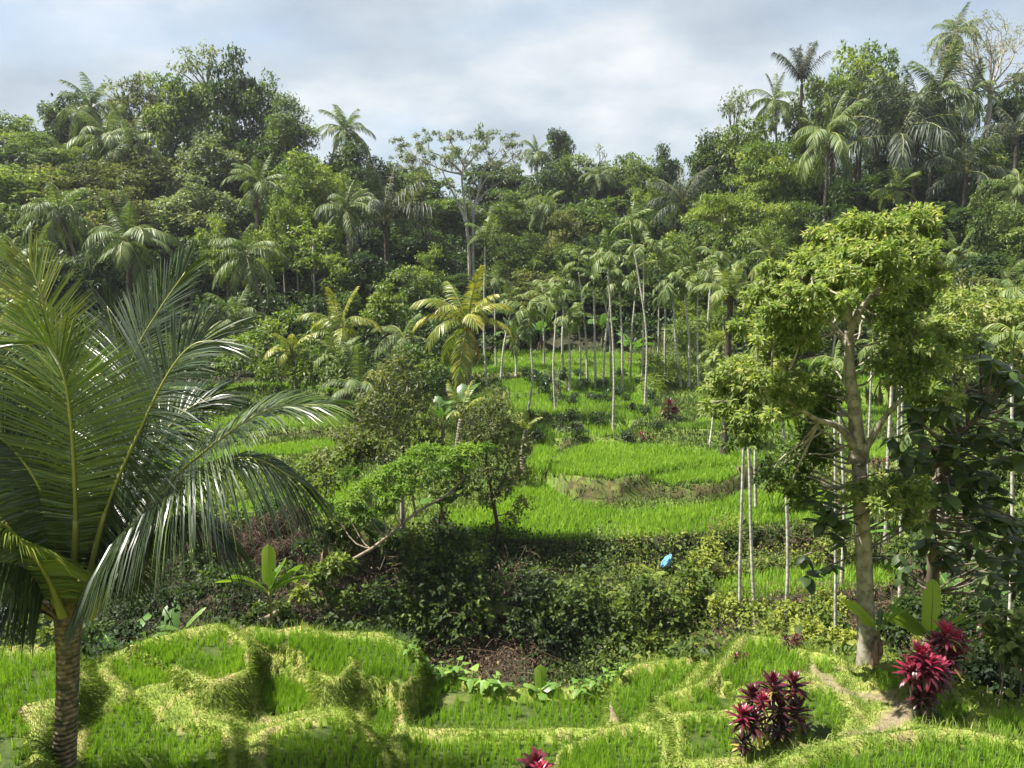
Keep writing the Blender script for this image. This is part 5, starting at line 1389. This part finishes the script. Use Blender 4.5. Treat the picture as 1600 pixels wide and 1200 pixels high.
# slim white trunks in front of the right terraces: arecas whose crowns sit in the big tree's foliage
for k, (fx, fy, cx, cy, sc, Y, nf, r_, lab) in enumerate([
    (1160, 960, 1163, 650, .38, 23, 6, .055, "slim white-trunked areca, left one of the pair below the big tree"), (1186, 905, 1168, 655, .38, 24.5, 6, .06, "slim white-trunked areca leaning, right one of the pair below the big tree"),
    (1229, 962, 1222, 630, .38, 23, 7, .06, "white-trunked areca under the dark hanging foliage"), (1312, 985, 1303, 600, .35, 19, 6, .042, "thin pole-like areca left of the mottled trunk"),
    (1184, 742, 1184, 600, .6, 34, 7, .07, "pale areca trunk behind the pair below the big tree"), (1316, 900, 1308, 600, .4, 27, 7, .06, "areca trunk half hidden behind the thin pole-like one"),
    (1362, 742, 1362, 560, .4, 30, 7, .055, "areca right behind the mottled trunk"), (1393, 722, 1396, 550, .45, 31, 7, .08, "areca with orange-brown upper trunk right of the mottled trunk"), (1404, 724, 1405, 560, .4, 33, 6, .06, "pale areca close right of the orange-brown one"),
    (1598, 575, 1600, 470, .9, 45, 8, .10, "pale areca trunk at the right picture edge"), (1585, 940, 1580, 560, .35, 18, 6, .045, "thin dark-stemmed areca near the right edge"), (1412, 870, 1410, 570, .4, 26, 7, .06, "pale areca stem behind the large dark leaves"),
    (1297, 560, 1308, 500, 1.0, 50, 9, .09, "areca whose fronds hang beside the mottled trunk")]):
    f_ = bbase(fx, fy, Y); f_[2] = min(f_[2], at(fx, fy, Y)[2]) - 0.1
    palm("areca_palm", lab, "palm", 'areca', f_, at(cx, cy, Y), sc, nf, group="areca palms on the terraces", trunk_r=r_, mat='bark_areca', spread=(1, 5), bow=0.12, shaft=True)

# ------------------------------------------------------------------ coconut, sugar and other palms of the wood
COCO = [
    (143, 168, 50, 104, "coconut palm on the left skyline with swept fronds"), (165, 218, 62, 96, "large coconut palm on the left hill below the skyline one"), (205, 232, 55, 94, "coconut palm right beside the large one on the left hill"),
    (322, 150, 26, 112, "small palm crown below the pale airy tree"), (541, 205, 44, 105, "lone coconut palm on the skyline at the end of the left hill"), (92, 335, 58, 72, "coconut palm with a curved trunk low on the left hill"),
    (200, 378, 76, 66, "big coconut palm above the large front palm"), (405, 290, 48, 76, "coconut palm in the middle of the left wood"), (383, 398, 56, 66, "coconut palm with white trunk at the foot of the left wood"),
    (540, 328, 48, 76, "coconut palm with hanging fronds left of the sugar palm"), (838, 240, 27, 130, "distant coconut palm on the central skyline"), (850, 325, 34, 98, "coconut palm in the centre of the far wood"),
    (936, 275, 30, 120, "dark palm below the central skyline"), (1210, 158, 42, 104, "coconut palm on the right skyline left of the bright tree"), (1296, 212, 68, 80, "tall coconut palm with a long pale trunk on the right"),
    (1492, 52, 40, 104, "highest coconut palm towering beside the bare tree"), (1467, 150, 68, 90, "coconut palm with arching fronds under the bare tree"), (1517, 150, 46, 100, "dark coconut palm between the arching one and the bare trunk"),
    (1495, 405, 48, 66, "pale-fronded coconut palm low on the right slope"), (15, 412, 62, 60, "coconut palm cut by the left picture edge"), (1590, 300, 50, 80, "coconut palm on the right picture edge")]
for px, py, ln, Y, lab in COCO:
    top = at(px, py, Y); f_ = np.array([top[0] + rng.normal() * 1.0, Y, 0]); f_[2] = zat(f_[0], Y) - 0.2
    palm("coconut_palm", lab, "palm", 'coconut', f_, top, ln / F * Y / 4.0 * 1.12, 19, group="coconut palms of the wood", trunk_r=0.17, spread=(0, 7), bow=0.6, dead=2 if Y < 80 else 1)
YOUNG = [
    (730, 505, 80, 46, 'yellow', 15, 1.0, "yellow-green palm with a hanging orange frond left of the terraces", 2), (532, 515, 66, 52, 'yellow', 14, .8, "yellowish young palm on the left slope above the bushy tree", 1), (632, 530, 52, 55, 'coconut', 14, .7, "dark young palm between the two yellowish palms", 1),
    (455, 552, 46, 50, 'yellow', 10, .6, "pale young palm among shrubs on the left slope", 0), (370, 500, 52, 60, 'coconut', 12, .7, "low palm behind the tip of the large front palm", 1), (318, 502, 40, 62, 'coconut', 11, .7, "small palm left of the low one on the slope", 0),
    (560, 605, 62, 46, 'coconut', 13, .4, "palm with drooping fronds left of the olive bushy tree", 1), (528, 560, 44, 49, 'stout', 11, .6, "fan of fresh fronds on a thin stem left of the bushy tree", 0), (720, 655, 52, 38, 'yellow', 6, .1, "stemless upright palm seedling above the feathery tree", 0), (822, 672, 30, 38, 'yellow', 6, .1, "small yellow palm seedling at the field corner", 0),
    (868, 598, 24, 54, 'coconut', 8, .1, "tiny palm among dark shrubs on the upper terrace", 0), (40, 520, 60, 52, 'coconut', 14, .5, "palm behind the left side of the front palm", 1), (1572, 445, 46, 55, 'coconut', 13, .8, "palm at the right edge above the yellow-green tree", 1), (40, 470, 50, 56, 'yellow', 12, .6, "pale palm behind the upright front frond", 0)]
for px, py, ln, Y, kd, nf, tk, lab, dd in YOUNG:
    top = at(px, py, Y); f_ = np.array([top[0] + rng.normal() * 0.2, Y, 0]); f_[2] = min(zat(f_[0], Y) - 0.1, top[2] - 0.3)
    L0 = 2.4 if kd == 'stout' else 4.0
    palm("young_palm", lab, "palm", kd, f_, top, ln / F * Y / L0 * 1.12, nf, group="young palms on the slopes", trunk_r=0.16, spread=(0, 6 if tk > .2 else 2), bow=0.15, dead=dd)
SUGAR = [(602, 345, 95, 78, 15, (0, 5), "sugar palm with long grey drooping plumes in the left wood"), (1068, 318, 66, 85, 13, (0, 5), "grey sugar palm at the left foot of the right hill"), (1402, 215, 115, 86, 16, (0, 5), "huge sugar palm with hanging dark plumes on the right hill"),
         (1435, 190, 90, 89, 13, (0, 4), "second dark sugar palm just right of the huge one"), (1345, 215, 70, 92, 12, (1, 5), "sugar palm behind the tall coconut palm on the right"), (1253, 132, 62, 104, 12, (0, 0), "narrow upright plume of a sugar palm on the right skyline"),
         (1510, 270, 70, 84, 12, (1, 5), "sugar palm hanging over the vine-wrapped stem on the right"), (1590, 210, 60, 92, 11, (1, 5), "dark sugar palm on the right edge of the hill")]
for px, py, ln, Y, nf, spd, lab in SUGAR:
    top = at(px, py, Y); f_ = np.array([top[0], Y, zat(top[0], Y) - 0.2])
    palm("sugar_palm", lab, "palm", 'sugar', f_, top, ln / F * Y / 6.5 * 1.05, nf, group="sugar palms of the wood", trunk_r=0.28, mat='bark_dark', spread=spd, bow=0.1)
for px, py, ln, Y, lab in [(1142, 462, 58, 40, "stout dark-trunked palm with stiff fronds left of the big tree"), (1203, 410, 48, 50, "stiff-fronded palm just above the big tree's left shoulder"), (1400, 300, 40, 80, "palm with a vine-wrapped trunk below the huge sugar palm")]:
    top = at(px, py, Y); f_ = np.array([top[0], Y, zat(top[0], Y) - 0.2])
    palm("stout_palm", lab, "palm", 'stout', f_, top, ln / F * Y / 2.4, 13, group="stiff-fronded palms", trunk_r=0.2, mat='bark_dark', spread=(0, 4), bow=0.1)

# ------------------------------------------------------------------ the woods: every tree that can be told apart
WOOD = [
    # left skyline
    ('bright', 15, 178, 110, 105, "yellow-green tree at the left picture edge on the skyline"), ('fine', 62, 208, 150, 96, "bright fine-leaved tree below the left end of the skyline"), ('dense', 108, 152, 90, 110, "dark leafy tree on the skyline left of the swept coconut palm"),
    ('olive', 208, 116, 95, 112, "brownish broad tree on the left skyline right of the coconut palms"), ('broad', 275, 120, 110, 110, "grey-green bushy tree between the brownish tree and the dark round one"), ('airy', 315, 82, 110, 120, "thin pale airy tree poking above the dark round tree"),
    ('dense', 362, 92, 95, 109, "very dark round-crowned tree at the top of the left hill"), ('column', 418, 119, 46, 112, "narrow leafy tree right of the dark round one on the skyline"), ('cone', 450, 146, 150, 101, "tall cone-shaped fine-leaved tree at the right end of the left hill"), ('dense', 550, 228, 90, 101, "dark bushy tree right below the lone skyline coconut palm"),
    # left second rows
    ('bright', 28, 262, 170, 86, "wide bright green tree at the left edge halfway up the hill"), ('olive', 245, 235, 150, 94, "olive tree below the skyline in the middle of the left hill"), ('fleck', 322, 205, 125, 93, "tree with pale flecked leaves below the dark round crown"), ('olive', 140, 252, 170, 87, "yellow-olive spreading tree under the left coconut palms"),
    ('dense', 400, 225, 100, 95, "dark tree left of the cone-shaped tree's foot"), ('bright', 470, 240, 110, 87, "bright leafy tree in front of the cone-shaped tree"), ('slim', 445, 272, 70, 78, "slender yellow-green tree with a pale stem in the left wood"), ('broad', 520, 270, 100, 92, "mid-green tree left of the sugar palm plumes"),
    ('fleck', 310, 275, 140, 80, "pale flecked bushy tree in the middle of the left wood"), ('olive', 215, 300, 150, 80, "olive tree behind the big coconut palm"), ('broad', 110, 300, 110, 80, "green tree behind the curved-trunk coconut palm"), ('slim', 487, 342, 85, 70, "slim bright tree with a straight pale trunk at the left wood edge"),
    ('dense', 262, 345, 130, 77, "dark tree in the shade right of the big coconut palm"), ('dense', 330, 370, 100, 74, "shaded dark tree beside the white-trunked coconut palm"), ('dense', 445, 345, 100, 76, "dark tree behind the slim bright tree"), ('broad', 20, 320, 130, 76, "green tree low at the left edge"), ('dense', 60, 385, 120, 66, "dark shaded tree low on the left slope"),
    ('dense', 130, 400, 110, 66, "dark tree at the left slope's foot behind the front palm"), ('dense', 300, 398, 70, 68, "small dark round tree at the left wood edge"), ('dense', 560, 330, 110, 82, "dark tree behind the grey drooping plumes"), ('slim', 440, 300, 50, 72, "thin pole-stemmed tree at the left wood edge"), ('slim', 332, 330, 50, 70, "thin pole-stemmed tree left of the white-trunked coconut palm"),
    ('slim', 352, 375, 56, 69, "thin pale-stemmed tree between the white-trunked palm and the front palm's tip"), ('slim', 414, 352, 54, 70, "slender pale-stemmed tree just right of the white-trunked coconut palm"), ('slim', 462, 318, 56, 73, "tall pale-stemmed tree behind the slim bright tree"), ('slim', 524, 392, 50, 68, "short pale-stemmed tree at the left wood edge near the sugar palm"), ('slim', 672, 380, 56, 72, "thin tree with a pale stem left of the forked white trunk"),
    ('dense', 560, 400, 110, 70, "dark undergrowth tree at the foot of the sugar palm"), ('broad', 650, 420, 100, 68, "leafy tree left of the white forked trunk's foot"), ('dense', 510, 430, 80, 72, "dark small tree on the slope above the young palms"),
    # centre
    ('dense', 592, 256, 90, 106, "dark tree between the lone palm and the umbrella crown"), ('broad', 655, 262, 110, 118, "green tree behind the left side of the umbrella crown"), ('olive', 620, 300, 100, 98, "olive tree under the umbrella crown's left edge"), ('broad', 700, 310, 110, 106, "green tree behind the white forked trunk"),
    ('dense', 775, 258, 110, 126, "dark tree behind the right side of the umbrella crown"), ('round', 873, 209, 50, 132, "small dark ball-shaped crown on the central skyline"), ('broad', 890, 246, 90, 125, "green tree under the ball-shaped crown"), ('airy', 940, 222, 64, 129, "spiky thin tree on the central skyline"),
    ('dense', 935, 262, 90, 124, "dark tree right below the spiky skyline tree"), ('broad', 990, 242, 90, 123, "broad skyline tree right of the spiky one"), ('dense', 1035, 236, 62, 126, "dark tree at the right end of the central skyline"), ('bright', 1015, 284, 72, 96, "light green tree in front of the central skyline trees"), ('fine', 800, 288, 130, 102, "fine-leaved green tree right of the white forked trunk"),
    ('dense', 850, 270, 80, 116, "dark tree left of the ball-shaped crown"), ('broad', 930, 312, 120, 100, "mid-green tree in the centre of the far wood"), ('olive', 890, 330, 90, 96, "olive tree right of the central coconut palm"), ('dense', 640, 352, 110, 90, "dark tree right of the grey drooping plumes"), ('dense', 716, 432, 90, 84, "dark tree around the foot of the white forked trunk"),
    ('fine', 820, 362, 120, 86, "fine-leaved thicket tree in the middle of the far wood"), ('broad', 870, 385, 110, 84, "leafy tree behind the thin areca crowns"), ('olive', 840, 425, 110, 79, "yellowish bushy tree low in the central wood"), ('dense', 945, 370, 110, 86, "dark tree behind the leaning areca"), ('dense', 1000, 335, 90, 92, "dark tree right of the tallest areca's crown"),
    ('bright', 1060, 365, 110, 78, "bright bamboo-like tree right of the tallest areca"), ('dense', 900, 450, 130, 78, "dark shaded tree closing the end of the terraces"), ('dense', 780, 470, 110, 76, "dark shaded tree behind the yellow palm"), ('broad', 970, 440, 110, 78, "shaded leafy tree behind the areca trunks"), ('dense', 1035, 430, 90, 76, "dark tree behind the trio of arecas"), ('bright', 1105, 420, 110, 68, "bright tree behind the stout palm"),
    ('dense', 690, 480, 90, 66, "dark shaded tree behind the yellow-green palm"),
    # right
    ('airy', 1150, 150, 80, 107, "thin airy tree on the slope of the right skyline"), ('airy', 1118, 195, 56, 112, "wispy small tree at the left end of the right skyline"), ('dense', 1112, 215, 80, 104, "dark tree at the left end of the right hill"), ('broad', 1175, 185, 100, 102, "green tree below the thin airy one on the right hill"), ('bright', 1350, 70, 125, 110, "tall bright green tree with a broad top on the right skyline"), ('broad', 1278, 122, 105, 105, "green tree left below the tall bright one"),
    ('broad', 1400, 140, 100, 104, "green tree right below the tall bright one"), ('layer', 1195, 222, 150, 86, "yellow-green tree with layered branches on the right hill's shoulder"), ('layer', 1130, 285, 150, 78, "layered bright tree lower on the right hill's left flank"), ('layer', 1225, 312, 120, 73, "lower layered tree left of the tall coconut palm's trunk"), ('dense', 1085, 285, 80, 92, "dark tree behind the grey sugar palm"),
    ('dense', 1262, 250, 90, 92, "dark tree behind the tall coconut palm's left fronds"), ('dense', 1345, 290, 120, 86, "shaded dark tree under the sugar palms"), ('dense', 1425, 265, 150, 96, "dark tree mass behind the huge sugar palm's trunk"), ('dense', 1588, 130, 95, 106, "dark tree right of the bare tree's trunk"), ('column', 1556, 205, 50, 84, "vine-smothered stump of a tree below the bare tree"), ('dense', 1505, 215, 110, 98, "dark tree left of the bare trunk"),
    ('dense', 1480, 320, 120, 80, "dark shaded tree at the foot of the right hill"), ('broad', 1590, 320, 110, 72, "green tree at the right edge low on the hill"), ('column', 1536, 290, 40, 66, "slender vine-wrapped stem with hanging leaves on the right slope"), ('dense', 1430, 395, 120, 70, "dark tree behind the big tree's top right"), ('dense', 1555, 400, 120, 62, "dark tree above the yellow-green tree at the right"), ('olive', 1500, 430, 140, 54, "olive thicket tree behind the yellow-green crown"),
    ('dense', 1290, 330, 100, 76, "dark tree behind the crown of the big tree"), ('bright', 1600, 440, 100, 48, "green tree filling the right edge above the areca trunk"), ('broad', 1170, 360, 110, 66, "leafy tree behind the stiff-fronded palms"), ('broad', 1100, 350, 90, 74, "green tree below the layered one on the left flank"), ('dense', 1340, 480, 120, 58, "shaded tree seen through the gaps of the big tree"), ('broad', 1240, 480, 110, 56, "leafy tree behind the big tree's left crown"),
    ('dense', 1590, 520, 110, 44, "shaded tree at the right edge behind the yellow-green tree"), ('broad', 1440, 520, 100, 50, "leafy tree hidden behind the mottled tree's right limb"),
]
for kind, px, py, w, Y, lab in WOOD:
    tree(kind, px, py, w, Y, lab)

# umbrella tree with forked white trunk in the centre
ya = 88.0
ba = base_at(735, ya)
Aa = lambda x, y, dy=0: at(x, y, ya + dy)
circ = [(x, y, r, ya + dy) for x, y, r, dy in [(625, 228, 13, 0), (650, 222, 15, 1), (680, 217, 15, 0), (712, 212, 16, 2), (745, 208, 15, 0), (775, 212, 15, -2), (800, 218, 14, 0), (640, 245, 16, -2), (668, 240, 17, -3), (705, 235, 17, -4), (742, 232, 18, -4), (780, 235, 16, -3), (805, 240, 13, 2), (655, 262, 15, 3), (690, 258, 16, 4), (730, 250, 16, 5), (770, 255, 15, 4), (800, 262, 12, 3), (630, 262, 12, 2), (785, 275, 11, -3), (660, 280, 10, 3)]]
c2_ = []
for x, y, r, Y in circ:
    for _ in range(8):
        c2_.append((x + rng.normal() * r * .9, y + rng.normal() * r * .42, r * rng.uniform(.25, .5), Y + rng.normal() * 1.2))
circ = c2_
stems = [([ba, Aa(733, 400), Aa(727, 330), Aa(722, 270), Aa(735, 225)], .22, .07), ([ba + np.array([.6, 0, 0]), Aa(739, 400), Aa(740, 340), Aa(748, 300), Aa(770, 265), Aa(795, 235)], .18, .05), ([Aa(740, 340), Aa(733, 300), Aa(738, 280)], .12, .05), ([Aa(728, 345), Aa(712, 310), Aa(702, 290), Aa(690, 265)], .16, .05),
         ([Aa(722, 270), Aa(700, 250), Aa(670, 235)], .14, .04), ([Aa(722, 272), Aa(690, 265), Aa(650, 245)], .12, .04), ([Aa(748, 300), Aa(755, 270), Aa(780, 235)], .14, .04), ([Aa(724, 265), Aa(745, 240), Aa(760, 215)], .13, .04), ([Aa(726, 262), Aa(712, 235), Aa(700, 215)], .12, .04), ([Aa(770, 265), Aa(790, 255), Aa(808, 242)], .09, .03), ([Aa(742, 320), Aa(760, 300), Aa(790, 280)], .1, .03)]
pix_plant("umbrella_tree", "tall umbrella-crowned tree with white forked trunk in the middle of the wood", "tree", circ, 'pale', .26, .11, 15, 4, base=ba, stems=stems, bmat='bark_pale', flat=0.55, shell=0.15, tr=0.05, tvar=0.2, ctone=.15)
# bare tree at the top right
yt = 100.0
bt = base_at(1545, yt)
At_ = lambda x, y, dy=0: at(x, y, yt + dy)
t = thing("bare_tree", "almost leafless tree with a pale branching crown at the top right", "tree", bt)
tb = MB()


def grow(a, d, L, r, depth):
    d = nrm(d); b_ = a + d * L
    mid = (a + b_) / 2 + runit(1)[0] * L * 0.08
    tube(tb, spline([a, mid, b_], 5), np.linspace(r, r * 0.72, 5), 5 if depth > 1 else 7, cap=False)
    if depth >= 6:
        tw.append(b_); return
    for k in range(2 if depth else 3):
        nd = nrm(d + runit(1)[0] * 0.75 + np.array([0, 0, 0.10 if depth < 3 else -0.05]) + np.array([d[0], d[1], 0]) * 0.25)
        grow(b_, nd, L * rng.uniform(0.66, 0.85), r * 0.66, depth + 1)


tw = []
stem_top = At_(1549, 135) - bt
tube(tb, spline([np.zeros(3), At_(1541, 230) - bt, At_(1546, 170) - bt, stem_top], 10), np.linspace(.42, .24, 10), 8)
for px_, py_, dy_ in [(1462, 78, 1), (1485, 52, -2), (1512, 40, 2), (1545, 30, -1), (1578, 36, 2), (1605, 55, -2), (1618, 95, 1), (1470, 98, -1), (1500, 70, 3), (1595, 120, -1), (1560, 55, -3)]:
    e_ = At_(px_, py_, dy_) - bt
    d_ = e_ - stem_top
    pth = limb(tb, stem_top - np.array([0, 0, rng.uniform(0, .8)]), stem_top + d_ * .62, .15, .075, sag=0.1, n=8)
    for f_ in (3, 5, 7):
        for _ in range(2):
            grow(pth[f_], d_ / np.linalg.norm(d_) + runit(1)[0] * 0.6, np.linalg.norm(d_) * .2, .06, 3)
ob("trunk", tb.mesh("trunk", [M['bark_pale']], smooth=True), t)
tw = np.array(tw)
sel = tw[rng.random(len(tw)) < 0.75]
lm = MB(); clumps(lm, sel, 0.5, 22, 3, .22, .08, .75 + .1 * rng.normal(size=len(sel)), flat=.5, shell=.1)
ob("crown", lm.mesh("crown", [M['olive']]), t)

# ------------------------------------------------------------------ coffee shrubs on the upper terraces
COFFEE = []
for k in range(2):
    mb = MB(); n_ = 16
    C = np.stack([rng.normal(size=n_) * 0.26, rng.normal(size=n_) * 0.26, rng.uniform(0.15, 1.0, n_)], 1)
    clumps(mb, C, 0.28, 160, 3, .17, .075, .45 + .15 * rng.normal(size=n_), flat=.7)
    tb = MB(); tube(tb, [(0, 0, -.1), (0.02, 0, .5), (0, 0, .95)], [.025, .02, .01], 5)
    COFFEE.append((mb.mesh("foliage", [M['coffee']]), tb.mesh("stem", [M['bark']])))
CF = [(865, 632, 14), (878, 628, 12), (892, 634, 14), (900, 625, 11), (920, 626, 11), (930, 628, 13), (943, 627, 12), (955, 630, 11), (965, 622, 16), (978, 630, 14), (935, 668, 20), (977, 690, 17), (905, 688, 15), (893, 660, 18), (880, 664, 14), (1026, 672, 14), (985, 645, 12), (1010, 650, 16), (915, 606, 12), (935, 606, 12), (1000, 604, 12), (850, 610, 20), (838, 604, 22), (862, 600, 20), (876, 598, 18), (820, 590, 16), (946, 604, 12), (905, 590, 13), (840, 688, 16), (825, 655, 14), (1008, 590, 13), (968, 588, 12), (375, 640, 17), (1015, 628, 18), (1025, 640, 14)]
for k, (px, py, hpx) in enumerate(CF):
    h_ = hit(px, py, 28)
    s = max(hpx * 1.25 / F * h_[1] / 1.15, 0.35)
    lab = "small dark glossy coffee shrub on the sunlit upper terraces"
    if px == 375:
        lab = "lone dark shrub on the bare grassy mound at the left"
    elif (px, py) == (935, 668):
        lab = "largest rounded coffee shrub below the leaning areca's trunk"
    elif (px, py) == (977, 690):
        lab = "coffee shrub on the rim of the round terrace"
    t = thing("coffee_shrub", lab, "shrub", h_, "coffee shrubs on the terraces" if lab.startswith("small") else None, rng.random() * 6.28, (s * rng.uniform(.9, 1.4), s * rng.uniform(.9, 1.4), s))
    fo, stm = COFFEE[k % 2]
    ob("foliage", fo, t); ob("stem", stm, t)

# ------------------------------------------------------------------ ground cover: undergrowth on the hills, creepers and dead vines on the ravine walls
un = MB()
n = 17000
th = np.radians(rng.uniform(-42, 42, n)); r = np.sqrt(rng.uniform(49 ** 2, 150 ** 2, n))
x, y = r * np.sin(th), r * np.cos(th)
k = (lookup(GR, x, y) < 0.1) & (lookup(GD, x, y) > 2.0) & (rng.random(n) < np.clip(1.6 - r / 110, .3, 1))
k &= ~((r < 72) & (np.abs(th - math.radians(4)) < math.radians(11)))
k &= lookup(GW, x, y) > 0.4
x, y, r = x[k], y[k], r[k]; z = zat(x, y); n = len(x)
hmax = np.clip((r - 55) / 12, 0.1, 4.0)
C = np.stack([x, y, z + rng.random(n) ** 1.5 * hmax], 1)
clumps(un, C, rng.uniform(0.7, 1.6, n), 9, 4, .48, .22, (.36 + .35 * (vnoise(x, y, 7, 5, 2) - .5) + .12 * rng.normal(size=n)).clip(0, .85), flat=.75, tvar=.15)
o = ob("undergrowth", un.mesh("undergrowth", [M['dense']]))
tag(o, "dark leafy undergrowth covering the slopes beneath the trees", "undergrowth", kind="stuff")

cr_ = MB(); dry_ = MB()
n = 60000
th = np.radians(rng.uniform(-41, 41, n)); r = np.sqrt(rng.uniform(12.5 ** 2, 33 ** 2, n))
x, y = r * np.sin(th), r * np.cos(th)
k = (lookup(GW, x, y) > 0.35) & (lookup(GR, x, y) < 0.3)
x, y, r = x[k], y[k], r[k]; z = zat(x, y); n = len(x)
lump = vnoise(x, y, 1.8, 131, 2)
hh = np.clip((lump - 0.35) * 2.2, 0, 1) * rng.random(n) * 0.9 + rng.random(n) * 0.12
hh = np.minimum(hh, 0.15 + np.clip(r - np.interp(th[k], eth, er) - 0.3, 0, 3) * 0.5)
P = np.stack([x, y, z + hh], 1)
deadz = vnoise(x, y, 2.6, 201, 2) + 0.14 * np.exp(-((x + 8.5) / 4) ** 2 - ((y - 24.5) / 3) ** 2 * 0.5)
isdead = deadz > 0.575 + rng.normal(size=n) * 0.05
rep = 5
PP = np.repeat(P, rep, 0) + rng.normal(size=(n * rep, 3)) * 0.11
D = nrm(runit(n * rep) + np.array([-.15, -.5, .1])); NN = nrm(runit(n * rep) * .6 + np.array([-.2, -.5, .7]))
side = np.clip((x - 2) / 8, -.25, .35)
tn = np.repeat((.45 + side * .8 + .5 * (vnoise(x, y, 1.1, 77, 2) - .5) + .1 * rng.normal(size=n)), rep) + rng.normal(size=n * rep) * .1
ll = rng.uniform(.06, .15, n * rep) * np.where(rng.random(n * rep) < .10, rng.uniform(1.4, 2.4, n * rep), 1)
dd = np.repeat(isdead, rep)
diamonds(cr_, PP[~dd], D[~dd], NN[~dd], ll[~dd], ll[~dd] * .58, tn[~dd].clip(0, 1), droop=.15)
dd2 = dd & (rng.random(len(dd)) < .55)
diamonds(dry_, PP[dd2], D[dd2], NN[dd2], ll[dd2] * .8, ll[dd2] * .3, (.35 + .25 * rng.normal(size=dd2.sum())).clip(0, 1), droop=.3)
o = ob("creepers", cr_.mesh("creepers", [M['creeper']]))
tag(o, "mixed creepers and weeds matting the ravine walls", "creepers", kind="stuff")
# dead vine stems: thin curved strands
ns = 5200
idx = np.nonzero(isdead)[0]
idx = np.concatenate([rng.choice(idx, ns - 900), rng.choice(n, 900)])
for i0 in idx:
    p0 = P[i0] + np.array([0, -.1, rng.random() * .35]); L0 = rng.uniform(.3, 1.3)
    d = nrm(rng.normal(size=3) * np.array([1, .5, .9]) + np.array([0, -.3, -.35]))
    pth = spline([p0, p0 + d * L0 * .5 + rng.normal(size=3) * .12, p0 + d * L0 + np.array([0, 0, -.25 * L0]) + rng.normal(size=3) * .12], 5)
    tube(dry_, pth, rng.uniform(.004, .009), 3, float(np.clip(.45 + rng.normal() * .25, 0, 1)), cap=False)
# long strands hanging down the ravine wall on the left
for _ in range(900):
    px_, py_ = rng.uniform(200, 640), rng.uniform(815, 930)
    h0 = hit(px_, py_, 19, 40)
    p0 = h0 + np.array([0, -rng.uniform(.2, .7), rng.uniform(.1, .6)]); L0 = rng.uniform(.6, 2.0)
    pth = spline([p0, p0 + np.array([rng.normal() * .1, -.15, -L0 * .45]), p0 + np.array([rng.normal() * .25, -.25, -L0])], 6)
    tube(dry_, pth, rng.uniform(.005, .012), 3, float(np.clip(.5 + rng.normal() * .25, 0, 1)), cap=False)
# two heaps of dead brown creeper left of the leaning trunk
for cx, cy, rr_, Y in [(420, 830, 34, 26), (455, 815, 28, 26.5), (345, 845, 34, 25.5), (390, 860, 36, 25), (310, 870, 26, 25), (430, 870, 30, 24.5), (470, 850, 22, 25.5)]:
    c0 = at(cx, cy, Y); R0_ = rr_ / F * Y
    for _ in range(330):
        u = runit(1)[0]; u[2] = abs(u[2]) * .9
        p0 = c0 + u * R0_ * rng.uniform(.55, 1.02); d = nrm(np.cross(u, runit(1)[0]) + np.array([0, 0, -.5])); L0 = rng.uniform(.3, .9)
        pth = spline([p0, p0 + d * L0 * .5 + u * .08, p0 + d * L0 - u * .05], 5)
        tube(dry_, pth, rng.uniform(.006, .012), 3, float(np.clip(.22 + rng.normal() * .16, 0, 1)), cap=False)
    u = runit(420); u[:, 2] = np.abs(u[:, 2]); P0 = c0 + u * R0_ * rng.uniform(.5, 1, (420, 1))
    diamonds(dry_, P0, nrm(runit(420) + np.array([0, 0, -.5])), nrm(u + runit(420) * .5), rng.uniform(.08, .18, 420), .05, (.2 + .15 * rng.normal(size=420)).clip(0, 1), droop=.3)
o = ob("dead_creepers", dry_.mesh("dead_creepers", [M['dry']]))
tag(o, "brown dead vines and dry leaves tangled over the ravine walls", "dead creepers", kind="stuff")

# ------------------------------------------------------------------ the humid air between the hills
hm = bpy.data.meshes.new("haze")
x0, x1, y0, y1, z0, z1 = -490, 490, -490, 490, GZ.min() - 1, 52.0
hm.from_pydata([(x0, y0, z0), (x1, y0, z0), (x1, y1, z0), (x0, y1, z0), (x0, y0, z1), (x1, y0, z1), (x1, y1, z1), (x0, y1, z1)], [],
               [(0, 3, 2, 1), (4, 5, 6, 7), (0, 1, 5, 4), (1, 2, 6, 5), (2, 3, 7, 6), (3, 0, 4, 7)])
hmat, ht = new_mat("humid_air")
pv = ht.nodes.new("ShaderNodeVolumePrincipled")
pv.inputs["Color"].default_value = (0.90, 0.94, 1.0, 1); pv.inputs["Density"].default_value = 0.0002
pv.inputs["Anisotropy"].default_value = 0.2
ho = ht.nodes.new("ShaderNodeOutputMaterial"); ht.links.new(pv.outputs[0], ho.inputs["Volume"])
hm.materials.append(hmat)
tag(ob("haze", hm), "thin humid haze in the air over the valley", "haze", kind="stuff")
